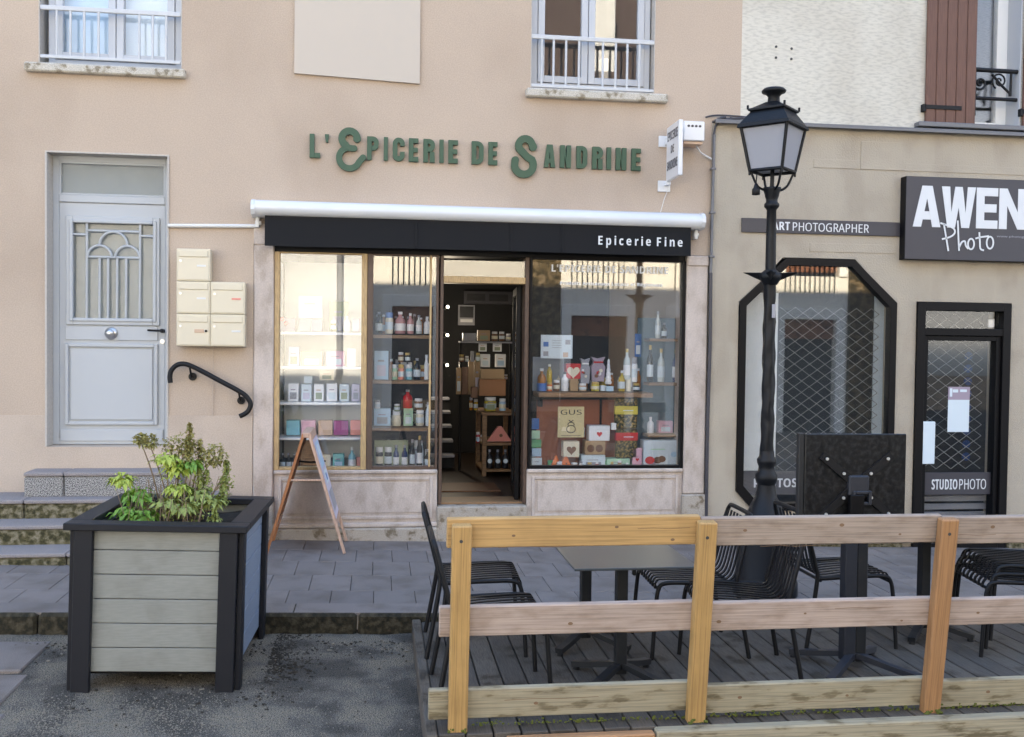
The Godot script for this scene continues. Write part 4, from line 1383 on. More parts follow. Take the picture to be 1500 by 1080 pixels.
func studio_signs() -> void:
	var t := thing("studio_sign", "large dark grey box sign with big white capitals and a handwritten word below", "sign")
	part("box", t, "sign_side", 4.865, 7.1, 2.622, 3.397, 0.022, 0.118, 0.004)
	part("face", t, "sign_grey", 4.869, 7.096, 2.626, 3.393, 0.118, 0.123, 0.002)
	for g in [["A", 4.939, 5.215], ["W", 5.222, 5.566], ["E", 5.574, 5.793], ["N", 5.806, 6.08]]:
		var s := nb()
		glyph(s, g[0], g[1], g[2], 2.928, 3.311, 0.123, 0.127, 0.082, 0.078)
		obj("letter", s, "white_text", t)
	var m := func(x: float, y: float) -> Vector2:
		return Vector2(5.212 + (x - 520.0) * 0.00103, 2.985 - (y - 545.0) * 0.00103)
	var strokes := [[[555, 570], [580, 690], [605, 815]], [[520, 562], [600, 585], [655, 612], [662, 650], [620, 685], [540, 708]], [[690, 535], [700, 680], [710, 810]], [[712, 775], [735, 730], [765, 722], [775, 760], [800, 790]], [[905, 635], [912, 720], [920, 785], [955, 800]], [[868, 694], [920, 680], [1000, 668]]]
	for st in strokes:
		var s := nb()
		var p := []
		for v in st:
			p.append(m.call(v[0], v[1]))
		strip(s, smooth(p, 5), 0.016, 0.1275, 0.1295)
		obj("letter", s, "white_text", t)
	for cc in [[826, 745, 30, 48], [1013, 728, 33, 55]]:
		var s := nb()
		var o := []
		var i := []
		for k in 24:
			var a := TAU * k / 24
			var c0: Vector2 = m.call(cc[0], cc[1])
			o.append(c0 + Vector2(cos(a) * (cc[2] * 0.00103 + 0.008), sin(a) * (cc[3] * 0.00103 + 0.008)))
			i.append(c0 + Vector2(cos(a) * (cc[2] * 0.00103 - 0.008), sin(a) * (cc[3] * 0.00103 - 0.008)))
		band(s, o, i, 0.1275, 0.1292, true)
		obj("letter", s, "white_text", t)
	text("small_print", t, "www photographe", 5.79, 6.2, 2.845, 2.87, 0.1235, "p_grey", false, 0.001)
	var u := thing("strip_sign", "narrow grey strip sign reading ART PHOTOGRAPHER behind the lamp post", "sign")
	part("strip", u, "sign_grey", 3.309, 4.862, 2.842, 2.973, 0.022, 0.04, 0.003)
	text("lettering", u, "ART", 3.60, 3.772, 2.87, 2.946, 0.04, "white_text", true)
	text("lettering", u, "PHOTOGRAPHER", 3.80, 4.55, 2.866, 2.944, 0.04, "white_text", false)
	var nn := thing("notice", "white paper notice with a dusky pink heading taped inside the studio door", "notice")
	part("sheet", nn, "p_pale", 5.43, 5.65, 0.99, 1.30, -0.028, -0.0255, 0.0)
	part("heading", nn, "p_mauve", 5.428, 5.652, 1.30, 1.425, -0.028, -0.0252, 0.0)
	for v in [[5.445, 5.47, 1.33, 1.41], [5.475, 5.53, 1.37, 1.4], [5.55, 5.62, 1.375, 1.4]]:
		part("print", nn, "p_pale", v[0], v[1], v[2], v[3], -0.0252, -0.0247, 0.0)

# ------------------------------------------------------------------ street lamp
func street_lamp() -> void:
	var t := thing("street_lamp", "black cast iron lamp post with a square frosted lantern", "street lamp", Vector3(2.87, pave_y(2.87), 1.8))
	var b := 0.045   # the scene's y 0 lies this much above the lamp's foot
	var s := nb()
	var P := func(a: Array) -> Array:
		var o := []
		for v in a:
			o.append(Vector2(v[0], v[1] + b))
		return o
	lathe(s, P.call([[0.0, -0.05], [0.24, -0.05], [0.24, 0.05], [0.215, 0.1], [0.205, 0.36], [0.19, 0.42], [0.2, 0.44], [0.17, 0.5], [0.135, 0.56], [0.11, 0.62], [0.08, 0.68], [0.068, 0.74], [0.064, 0.78]]), 16)
	obj("base", s, "lamp_iron", t)
	s = nb()
	lathe(s, P.call([[0.062, 0.76], [0.08, 0.8], [0.083, 0.84], [0.062, 0.87], [0.058, 0.9], [0.07, 0.93], [0.072, 0.955], [0.056, 0.98], [0.052, 1.02]]), 16)
	obj("ring", s, "lamp_iron", t)
	# lower shaft with twisted leaf relief
	s = nb()
	s.set_smooth_group(1)
	var nn := FastNoiseLite.new()
	nn.seed = 3
	nn.frequency = 9.0
	var N := 22
	var M2 := 60
	for i in M2:
		for k in N:
			var q := []
			for c in [[0, 0], [1, 0], [1, 1], [0, 1]]:
				var y: float = lerpf(1.0, 2.3, float(i + c[0]) / M2)
				var a: float = TAU * ((k + c[1]) % N) / N
				var r: float = lerpf(0.048, 0.042, (y - 1.0) / 1.3) + 0.003 * sin(a * 5.0 + y * 4.0) + 0.003 * sin(y * 26.0 + a * 2.0) + 0.006 * nn.get_noise_3d(cos(a) * 0.2, y, sin(a) * 0.2)
				q.append(Vector3(cos(a) * r, y + b, sin(a) * r))
			quad(s, q[0], q[1], q[2], q[3], Vector3(q[0].x + q[2].x, 0, q[0].z + q[2].z))
	s.set_smooth_group(-1)
	obj("lower_shaft", s, "lamp_iron", t)
	s = nb()
	lathe(s, P.call([[0.039, 2.3], [0.037, 2.6], [0.035, 2.8], [0.042, 2.81], [0.055, 2.825], [0.055, 2.845], [0.042, 2.86], [0.042, 2.88], [0.05, 2.9], [0.052, 2.915], [0.064, 2.95], [0.066, 2.965], [0.0, 2.968]]), 14)
	obj("upper_shaft", s, "lamp_iron", t)
	# pointed star collar
	s = nb()
	for k in 4:
		var a := TAU * k / 4 + 0.35
		var d := Vector3(cos(a), 0, sin(a))
		var e := Vector3(-sin(a), 0, cos(a))
		var y0 := Vector3(0, 2.33 + b, 0)
		for q in [[1.0], [-1.0]]:
			tri(s, y0 + d * 0.2 + Vector3(0, 0.012, 0), y0 + e * 0.06 * q[0] + Vector3(0, 0.0, 0), y0 + d * 0.02 + Vector3(0, 0.012, 0), Vector3.UP)
			tri(s, y0 + d * 0.2 + Vector3(0, 0.012, 0), y0 + e * 0.06 * q[0], y0 + d * 0.045 - Vector3(0, 0.06, 0), d * 0.2 + e * q[0] + Vector3(0, -1, 0))
		quad(s, y0 + d * 0.05 - Vector3(0, 0.06, 0), y0 + e * 0.06, y0 - d * 0.02, y0 - e * 0.06, Vector3.DOWN)
	lathe(s, P.call([[0.052, 2.25], [0.075, 2.29], [0.09, 2.325], [0.06, 2.345], [0.044, 2.36]]), 12)
	obj("star_collar", s, "lamp_iron", t)
	# lantern
	var turn := deg_to_rad(-45.0)
	var hold := Node3D.new()
	hold.name = "lantern"
	t.add_child(hold, true)
	hold.rotation.y = turn
	var yb := 3.085 + b
	var yt := 3.40 + b
	var hb := 0.124
	var ht := 0.175
	var fr := nb()
	for k in 4:
		var a := PI / 4 + k * PI / 2
		var d := Vector3(cos(a), 0, sin(a)) * sqrt(2.0)
		tube(fr, [d * hb + Vector3(0, yb, 0), d * ht + Vector3(0, yt, 0)], 0.013, 6)
		var a2 := a + PI / 2
		var d2 := Vector3(cos(a2), 0, sin(a2)) * sqrt(2.0)
		tube(fr, [d * hb + Vector3(0, yb, 0), d2 * hb + Vector3(0, yb, 0)], 0.013, 6)
		tube(fr, [d * ht + Vector3(0, yt, 0), d2 * ht + Vector3(0, yt, 0)], 0.012, 6)
		# little drops under the corners
		tube(fr, [d * hb + Vector3(0, yb, 0), d * hb + Vector3(0, yb - 0.035, 0)], 0.009, 6)
	obj("lantern_frame", fr, "lamp_iron", hold)
	for k in 4:
		var a := PI / 4 + k * PI / 2
		var d := Vector3(cos(a), 0, sin(a)) * sqrt(2.0) * 0.97
		var a2 := a + PI / 2
		var d2 := Vector3(cos(a2), 0, sin(a2)) * sqrt(2.0) * 0.97
		var g := nb()
		var out := d + d2
		quad(g, d * hb + Vector3(0, yb, 0), d2 * hb + Vector3(0, yb, 0), d2 * ht + Vector3(0, yt, 0), d * ht + Vector3(0, yt, 0), out)
		var th := -out.normalized() * 0.006
		quad(g, d * hb + Vector3(0, yb, 0) + th, d2 * hb + Vector3(0, yb, 0) + th, d2 * ht + Vector3(0, yt, 0) + th, d * ht + Vector3(0, yt, 0) + th, -out)
		obj("lantern_pane", g, "frosted", hold)
	# hood: three tapering tiers and a finial
	var hood := nb()
	var tiers := [[0.197, 3.395], [0.193, 3.42], [0.184, 3.425], [0.125, 3.515], [0.14, 3.522], [0.14, 3.535], [0.115, 3.545], [0.045, 3.59], [0.0, 3.6]]
	for i in tiers.size() - 1:
		for k in 4:
			var a := PI / 4 + k * PI / 2
			var d := Vector3(cos(a), 0, sin(a)) * sqrt(2.0)
			var d2 := Vector3(cos(a + PI / 2), 0, sin(a + PI / 2)) * sqrt(2.0)
			var p = tiers[i]
			var q = tiers[i + 1]
			quad(hood, d * p[0] + Vector3(0, p[1] + b, 0), d2 * p[0] + Vector3(0, p[1] + b, 0), d2 * q[0] + Vector3(0, q[1] + b, 0), d * q[0] + Vector3(0, q[1] + b, 0), (d + d2) * 0.5 + Vector3(0, 0.3, 0))
	for k in 4:
		var a := PI / 4 + k * PI / 2
		var d := Vector3(cos(a), 0, sin(a)) * sqrt(2.0) * 0.14
		tube(hood, [d + Vector3(0, 3.53 + b, 0), d + Vector3(0, 3.56 + b, 0)], 0.009, 6)
	obj("hood", hood, "lamp_iron", hold)
	var roof := nb()
	quad(roof, Vector3(-0.2, 3.396 + b, -0.2), Vector3(0.2, 3.396 + b, -0.2), Vector3(0.2, 3.396 + b, 0.2), Vector3(-0.2, 3.396 + b, 0.2), Vector3.DOWN)
	obj("hood_floor", roof, "lamp_iron", hold)
	s = nb()
	lathe(s, P.call([[0.045, 3.58], [0.042, 3.63], [0.06, 3.65], [0.085, 3.66], [0.09, 3.675], [0.075, 3.69], [0.03, 3.698], [0.0, 3.7]]), 14)
	obj("finial", s, "lamp_iron", t)
	s = nb()
	for k in 4:
		var a := PI / 4 + k * PI / 2 + turn * -1.0
		var d := Vector3(cos(a), 0, sin(a))
		tube(s, smooth([d * 0.03 + Vector3(0, 2.95 + b, 0), d * 0.07 + Vector3(0, 2.95 + b, 0), d * 0.12 + Vector3(0, 2.985 + b, 0), d * 0.165 + Vector3(0, 3.08 + b, 0)], 4), 0.009, 6)
	tube(s, [Vector3(0, 2.95 + b, 0), Vector3(0, 3.1 + b, 0)], 0.016, 8)
	obj("bracket_arms", s, "lamp_iron", t)
	s = nb()
	tube(s, [Vector3(-0.13, 3.06 + b, 0.03), Vector3(-0.135, 2.99 + b, 0.03)], 0.005, 5)
	lathe(s, P.call([[0.0, 2.99], [0.012, 2.985], [0.02, 2.955], [0.03, 2.945], [0.03, 2.905], [0.0, 2.9]]), 10, Vector3(-0.135, 0, 0.03))
	obj("hanging_socket", s, "black_iron", t)
	part("sticker", t, "p_grey", -0.005, 0.022, 2.05, 2.15, 0.052, 0.062, 0.002)

# ------------------------------------------------------------------ planter
func planter() -> void:
	var t := thing("planter", "square grey planter box with dark posts and rim standing on the asphalt", "planter", Vector3(-1.165, -0.108, 2.865))
	t.rotation.z = -0.025
	t.rotation.y = -0.035
	var hw := 0.43
	var hd := 0.47
	var top := 0.92
	# posts lean a little, wider at the foot
	for sx in [-1.0, 1.0]:
		for sz in [-1.0, 1.0]:
			var s := nb()
			bx(s, Vector3(sx * (hw - 0.055), top / 2 - 0.02, sz * (hd + 0.012)), Vector3(0.095, top - 0.02, 0.035), 0.004)
			bx(s, Vector3(sx * (hw + 0.008), top / 2 - 0.02, sz * (hd - 0.048)), Vector3(0.03, top - 0.02, 0.085), 0.004)
			obj("post", s, "planter_frame", t)
	for side in 4:
		for k in 6:
			var y := 0.115 + k * 0.1315
			var s := nb()
			if side < 2:
				bx(s, Vector3(0, y + 0.065, (hd - 0.02) * (1 if side == 0 else -1)), Vector3(hw * 2 - 0.02, 0.1275, 0.022), 0.003)
			else:
				bx(s, Vector3((hw - 0.02) * (1 if side == 2 else -1), y + 0.065, 0), Vector3(0.022, 0.1275, hd * 2 - 0.06), 0.003)
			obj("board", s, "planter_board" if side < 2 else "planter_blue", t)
	for v in [[-0.475, 0.475, 0.40, 0.515], [-0.475, 0.475, -0.515, -0.40], [-0.475, -0.365, -0.399, 0.399], [0.365, 0.475, -0.399, 0.399]]:
		part("rim", t, "planter_frame", v[0], v[1], top - 0.038, top, v[2], v[3], 0.004)
	part("liner", t, "black_frame", -0.4, 0.4, 0.1, 0.13, -0.44, 0.44, 0.0)
	var n := nb()
	var nz := FastNoiseLite.new()
	nz.frequency = 6.0
	sheet(n, -0.41, 0.41, -0.45, 0.45, 24, 24, func(x, z): return 0.83 + 0.025 * nz.get_noise_2d(x, z))
	tag(obj("soil", n, "soil", t), "dark soil inside the planter")
	plant()

func leaf(s: SurfaceTool, at: Vector3, dir: Vector3, len_: float, w: float, droop: float) -> void:
	var d := dir.normalized()
	var side := d.cross(Vector3.UP)
	if side.length() < 0.05:
		side = Vector3.RIGHT
	side = side.normalized() * w * 0.5
	var up := side.cross(d).normalized()
	var m := at + d * len_ * 0.45 + up * 0.0
	var e := at + d * len_ - Vector3(0, droop * len_, 0)
	var fold := Vector3(0, w * 0.18, 0)
	tri(s, at, m + side + fold, m, up)
	tri(s, at, m, m - side + fold, up)
	tri(s, m, m + side + fold, e, up)
	tri(s, m, e, m - side + fold, up)

func rdir() -> Vector3:
	return Vector3(rng.randfn(), rng.randfn(), rng.randfn()).normalized()

func plant() -> void:
	var t := thing("hydrangea", "straggly shrub with fading green leaves and dry flower heads growing in the planter", "plant", Vector3(-1.2, 0.735, 2.76))
	# stems: foot, top, and what grows at the top
	var stems := [[0.0, 0.0, -0.13, 0.46, 0.02, "head_small"], [0.02, 0.02, 0.1, 0.52, 0.0, "spike"], [0.03, -0.03, 0.03, 0.42, -0.05, "head"], [-0.02, 0.0, -0.02, 0.36, 0.05, "leafy"], [0.05, 0.02, 0.04, 0.3, 0.04, "leafy"], [0.1, -0.02, 0.24, 0.37, -0.02, "head"], [0.12, 0.03, 0.3, 0.22, 0.05, "spike"], [0.05, 0.05, 0.115, 0.33, 0.03, "dark"], [-0.08, 0.02, -0.27, 0.24, 0.06, "pale"], [-0.1, 0.08, -0.17, 0.16, 0.12, "green"], [-0.12, 0.1, -0.2, 0.08, 0.2, "green"], [-0.05, 0.12, -0.12, 0.06, 0.22, "green"], [0.08, 0.08, 0.17, 0.16, 0.1, "dull"], [0.12, 0.1, 0.24, 0.12, 0.12, "dull"], [0.0, 0.12, 0.02, 0.13, 0.2, "dull"], [0.16, 0.08, 0.27, 0.08, 0.17, "spike"], [-0.06, -0.02, -0.19, 0.47, -0.02, "head_tiny"], [0.04, 0.0, 0.2, 0.25, 0.02, "spike"], [-0.02, 0.06, 0.06, 0.2, 0.12, "pale"], [0.09, 0.06, 0.11, 0.1, 0.2, "dull"], [0.02, 0.03, 0.09, 0.44, 0.03, "spike"], [0.08, 0.0, 0.15, 0.42, -0.04, "spike"], [0.15, 0.0, 0.31, 0.3, -0.02, "spike"], [0.1, 0.02, 0.16, 0.3, 0.03, "spike"]]
	for v in stems:
		var a := Vector3(v[0], 0.0, v[1])
		var e := Vector3(v[2], v[3], v[4])
		var mid := a.lerp(e, 0.5) + Vector3(rng.randf_range(-0.02, 0.02), 0.02, rng.randf_range(-0.02, 0.02))
		var s := nb()
		var path := smooth([a, mid, e], 4)
		tube(s, path, [0.006, 0.003], 5)
		obj("stem", s, "stem", t)
		var kind: String = v[5]
		var c := nb()
		var m := "leaf"
		match kind:
			"head", "head_small", "head_tiny":
				m = "leaf_dry"
				var R: float = {"head": 0.075, "head_small": 0.05, "head_tiny": 0.032}[kind]
				for i in int(300 * R / 0.075):
					var d := rdir()
					var p := e + Vector3(d.x * R * (1.5 if kind == "head" and v[2] < 0.1 else 1.0), d.y * R * 0.9, d.z * R) * rng.randf_range(0.5, 1.05)
					leaf(c, p, rdir() + d * 0.5, rng.randf_range(0.016, 0.03), 0.018, 0.2)
			"spike":
				m = "leaf_dry" if v[3] > 0.3 else "leaf_dull"
				for i in 190:
					var k := rng.randf()
					var p := e + Vector3(rng.randfn() * 0.02 * (1.1 - k), -0.14 + k * 0.18, rng.randfn() * 0.02 * (1.1 - k))
					leaf(c, p, rdir() + Vector3(0, 0.3, 0), rng.randf_range(0.016, 0.032), 0.018, 0.3)
			_:
				m = {"leafy": "leaf_light", "dark": "leaf", "pale": "leaf_light", "green": "leaf", "dull": "leaf_dull"}[kind]
				var R2: float = {"leafy": 0.085, "dark": 0.06, "pale": 0.065, "green": 0.085, "dull": 0.075}[kind]
				for i in (85 if kind != "dark" else 60):
					var d := rdir()
					d.y = absf(d.y) * 0.7 - 0.2
					var p := e + d * R2 * rng.randf_range(0.2, 1.0)
					leaf(c, p, Vector3(d.x, -0.25 + rng.randf_range(-0.5, 0.4), d.z) + rdir() * 0.3, rng.randf_range(0.035, 0.065), rng.randf_range(0.022, 0.036), 0.35)
				# leaves down the stem
				for i in 14:
					var q: Vector3 = path[rng.randi_range(2, path.size() - 1)]
					leaf(c, q, Vector3(rng.randfn(), 0.2, rng.randfn()), rng.randf_range(0.03, 0.05), 0.022, 0.4)
		obj("flower_head" if m == "leaf_dry" else "leaf_cluster", c, m, t).set_meta("kind", "stuff")
	# small growth over the soil
	var g := nb()
	for i in 150:
		var p := Vector3(rng.randf_range(-0.26, 0.26), rng.randf_range(0.0, 0.07), rng.randf_range(-0.1, 0.3))
		leaf(g, p, rdir() + Vector3(0, 0.4, 0), rng.randf_range(0.02, 0.045), 0.02, 0.3)
	obj("undergrowth", g, "leaf_dull", t).set_meta("kind", "stuff")
	g = nb()
	for i in 90:
		var p := Vector3(rng.randf_range(-0.2, 0.2), 0.0, rng.randf_range(-0.1, 0.3))
		tube(g, [p, p + Vector3(rng.randf_range(-0.08, 0.08), rng.randf_range(0.08, 0.25), rng.randf_range(-0.05, 0.05))], [0.0025, 0.0015], 4, false)
	obj("twigs", g, "stem", t).set_meta("kind", "stuff")

# ------------------------------------------------------------------ sandwich board
func a_board() -> void:
	var t := thing("sandwich_board", "wooden sandwich board with a pale blue poster standing by the left shop window", "sandwich board", Vector3(-0.575, pave_y(-0.575), 0.33))
	t.rotation.y = 0.0
	var H := 0.985
	var hz := 0.26
	for side in [-1.0, 1.0]:
		var foot: float = side * 0.315
		var topx: float = side * 0.022
		var sn := "board_leaf"
		var hold := Node3D.new()
		hold.name = pname(t, sn)
		t.add_child(hold, true)
		var dir := Vector3(foot - topx, -H, 0)
		for z in [-hz, hz]:
			var s := nb()
			bar(s, [Vector3(topx, H, z), Vector3(topx, H, z) + dir], 0.035, 0.022, Vector3(0, 0, 1))
			obj("stile", s, "board_edge" if side > 0 else "board_wood", hold)
		var b0 := Vector3(topx, H, 0)
		var s2 := nb()
		bar(s2, [b0 + dir * 0.01, b0 + dir * 0.73], hz * 2 - 0.04, 0.012, Vector3(0, 0, 1))
		obj("panel", s2, "board_wood", hold)
		s2 = nb()
		bar(s2, [b0 + dir * -0.01 + Vector3(side * 0.002, 0, 0), b0 + dir * 0.05 + Vector3(side * 0.002, 0, 0)], hz * 2 - 0.034, 0.026, Vector3(0, 0, 1))
		obj("rail", s2, "board_edge", hold)
		s2 = nb()
		bar(s2, [b0 + dir * 0.73, b0 + dir * 0.77], hz * 2 - 0.034, 0.026, Vector3(0, 0, 1))
		obj("rail", s2, "board_edge", hold)
		if side > 0:
			var o := Vector3(0.0115, 0.003, 0)
			s2 = nb()
			bar(s2, [b0 + dir * 0.055 + o, b0 + dir * 0.72 + o], hz * 2 - 0.06, 0.003, Vector3(0, 0, 1))
			obj("poster", s2, "p_lilac", hold)
			for pr in [[0.09, 0.3, 0.3, "p_sky"], [0.33, 0.44, 0.26, "p_pale"], [0.36, 0.42, 0.12, "p_blue"], [0.5, 0.66, 0.34, "p_grey"], [0.12, 0.2, 0.18, "p_pale"]]:
				s2 = nb()
				var oo := Vector3(0.0145 + pr[0] * 0.004, 0.003, 0)
				bar(s2, [b0 + dir * pr[0] + oo, b0 + dir * pr[1] + oo], pr[2], 0.002, Vector3(0, 0, 1))
				obj("print", s2, pr[3], hold)
	var st := nb()
	box6(st, -0.15, 0.15, 0.6, 0.615, hz - 0.012, hz + 0.012, 0.002)
	obj("stay", st, "board_edge", t)
	st = nb()
	tube(st, smooth([Vector3(-0.13, 0.70, -hz), Vector3(0.0, 0.69, -hz), Vector3(0.13, 0.70, -hz)]), 0.008, 6)
	obj("strap", st, "black_iron", t)
	part("top_piece", t, "board_edge", -0.03, 0.03, H - 0.03, H + 0.012, -hz - 0.018, hz + 0.018, 0.006)

# ------------------------------------------------------------------ terrace railing
func fence() -> void:
	var t := thing("terrace_railing", "wooden post and rail fence along the front of the terrace deck", "railing", Vector3(0, 0, 4.25))
	t.rotation.x = 0.125
	for v in [[0.336, "new_post", "golden end post of the railing"], [1.478, "new_post", "golden middle post of the railing"], [2.682, "brown_post", "brown right hand post of the railing"], [3.86, "brown_post", ""]]:
		part("post", t, v[1], v[0], v[0] + 0.088, 0.0, 0.995, -0.002, 0.05, 0.006, v[2])
		var s := nb()
		tube(s, [Vector3(v[0] + 0.04, 0.925, 0.049), Vector3(v[0] + 0.04, 0.925, 0.0525)], 0.008, 8)
		obj("screw", s, "dark_line", t)
		s = nb()
		for k in 14:
			bx(s, Vector3(v[0] + rng.randf_range(0.0, 0.09), rng.randf_range(0.0, 0.025), 0.04 + rng.randf_range(0, 0.018)), Vector3(0.02, 0.012, 0.012), 0.004, Basis(Vector3.UP, rng.randf() * 3.0))
		obj("moss", s, "moss_green", t)
	var rails := [[0.315, 1.50, 0.874, 1.013, "new_wood", "golden top rail between the first two posts"], [1.503, 2.712, 0.865, 1.002, "old_wood", "weathered grey top rail"], [2.715, 3.95, 0.855, 0.991, "old_wood", ""], [0.288, 1.5, 0.449, 0.594, "pink_wood", "pinkish grey middle rail"], [1.503, 2.712, 0.442, 0.583, "pink_wood", ""], [2.715, 3.95, 0.436, 0.572, "pink_wood", ""], [0.245, 1.5, 0.043, 0.19, "green_wood", "greenish bottom board"], [1.503, 2.712, 0.02, 0.166, "green_wood", ""], [2.715, 3.95, 0.004, 0.145, "green_wood", ""]]
	for r in rails:
		part("rail", t, r[4], r[0], r[1], r[2], r[3], -0.04, -0.005, 0.005, r[5])
	for v in [[0.62, 0.93], [1.1, 0.965], [1.37, 0.9], [1.72, 0.94], [2.2, 0.96], [2.5, 0.91], [0.9, 0.5], [1.62, 0.49], [2.05, 0.52], [2.55, 0.47], [2.95, 0.5], [0.75, 0.11], [1.75, 0.1], [2.3, 0.09], [3.05, 0.08], [2.98, 0.94]]:
		var q := nb()
		var kr := rng.randf_range(0.004, 0.009)
		disc(q, Vector2(v[0], v[1]), kr * 1.5, -0.006, -0.0042, 12, kr)
		obj("knot", q, "knot", t)
	for v in [[0.55, 0.875, 0.4], [1.8, 0.86, 0.3], [2.75, 0.9, 0.25], [1.0, 0.45, 0.35], [2.2, 0.54, 0.3], [0.6, 0.13, 0.45], [2.0, 0.06, 0.4], [1.2, 0.955, 0.25]]:
		var q := nb()
		var y0: float = v[1]
		strip(q, [Vector2(v[0], y0), Vector2(v[0] + v[2] * 0.3, y0 + 0.003), Vector2(v[0] + v[2] * 0.6, y0 - 0.002), Vector2(v[0] + v[2], y0 + 0.002)], 0.0022, -0.006, -0.0045)
		obj("crack", q, "knot", t)
	var s := nb()
	for k in 420:
		var x := rng.randf_range(0.45, 3.9)
		bx(s, Vector3(x, 0.012 + absf(rng.randfn()) * 0.01 - 0.008 * (x - 0.3) * 0.6, -0.002), Vector3(rng.randf_range(0.004, 0.016), rng.randf_range(0.004, 0.01), 0.005), 0.0012)
	obj("moss", s, "moss_green", t).set_meta("kind", "stuff")

# ------------------------------------------------------------------ chairs and tables
func make_chair(label: String) -> Node3D:
	var t := thing("terrace_chair", label, "chair", Vector3.ZERO, 0.0, "black metal chairs on the terrace")
	var prof := smooth([Vector3(0, 0.395, 0.262), Vector3(0, 0.435, 0.25), Vector3(0, 0.448, 0.21), Vector3(0, 0.44, 0.0), Vector3(0, 0.428, -0.14), Vector3(0, 0.44, -0.19), Vector3(0, 0.49, -0.222), Vector3(0, 0.64, -0.258), Vector3(0, 0.79, -0.298)], 5)
	var mesh: Mesh = null
	for k in 8:
		var x := -0.19 + k * 0.0543
		if mesh == null:
			var s := nb()
			bar(s, prof, 0.022, 0.006, Vector3(1, 0, 0))
			s.generate_normals()
			mesh = s.commit()
		var o := obj("slat", mesh, "black_iron", t)
		o.position.x = x
	for sx in [-1.0, 1.0]:
		var s := nb()
		tube(s, smooth([Vector3(sx * 0.255, 0.0, 0.285), Vector3(sx * 0.245, 0.3, 0.265), Vector3(sx * 0.24, 0.4, 0.25), Vector3(sx * 0.235, 0.432, 0.215), Vector3(sx * 0.232, 0.435, 0.1), Vector3(sx * 0.232, 0.425, -0.2)], 4), 0.0125, 8)
		obj("front_leg", s, "black_iron", t)
		s = nb()
		tube(s, smooth([Vector3(sx * 0.26, 0.0, -0.285), Vector3(sx * 0.24, 0.4, -0.215), Vector3(sx * 0.235, 0.5, -0.222), Vector3(sx * 0.225, 0.66, -0.262), Vector3(sx * 0.205, 0.785, -0.296)], 5), 0.0135, 8)
		obj("back_leg", s, "black_iron", t)
	var s := nb()
	tube(s, smooth([Vector3(-0.206, 0.78, -0.294), Vector3(-0.19, 0.808, -0.303), Vector3(-0.14, 0.818, -0.306), Vector3(0.14, 0.818, -0.306), Vector3(0.19, 0.808, -0.303), Vector3(0.206, 0.78, -0.294)], 5), 0.0135, 8)
	obj("top_rail", s, "black_iron", t)
	s = nb()
	tube(s, [Vector3(-0.24, 0.4, 0.25), Vector3(0.24, 0.4, 0.25)], 0.01, 8)
	obj("cross_bar", s, "black_iron", t)
	s = nb()
	tube(s, [Vector3(-0.235, 0.415, -0.19), Vector3(0.235, 0.415, -0.19)], 0.01, 8)
	obj("cross_bar", s, "black_iron", t)
	return t

func make_table(label: String, top := 0.68, half := 0.32) -> Node3D:
	var t := thing("terrace_table", label, "table", Vector3.ZERO, 0.0, "square pedestal tables on the terrace")
	part("table_top", t, "table_top", -half, half, top - 0.012, top, -half, half, 0.003)
	part("column", t, "table_iron", -0.03, 0.03, 0.04, top - 0.02, -0.03, 0.03, 0.004)
	part("head_plate", t, "table_iron", -0.06, 0.06, top - 0.05, top - 0.0125, -0.05, 0.05, 0.01)
	part("lever", t, "table_iron", 0.055, 0.075, top - 0.11, top - 0.05, 0.0, 0.03, 0.004)
	table_feet(t, 0.3, "table_iron", 0.0)
	return t

func table_feet(t: Node3D, r: float, m: String, turn: float) -> void:
	for k in 4:
		var a := PI / 4 + k * PI / 2 + turn
		var d := Vector3(cos(a), 0, sin(a))
		var s := nb()
		bar(s, [Vector3(0, 0.085, 0), d * 0.06 + Vector3(0, 0.08, 0), d * r * 0.7 + Vector3(0, 0.045, 0), d * r + Vector3(0, 0.03, 0)], 0.045, 0.03, Vector3(-sin(a), 0, cos(a)))
		var f := obj("foot", s, m, t)
		s = nb()
		tube(s, [d * (r - 0.02) + Vector3(0, 0.0, 0), d * (r - 0.02) + Vector3(0, 0.03, 0)], 0.02, 10)
		obj("glide", s, m, f)

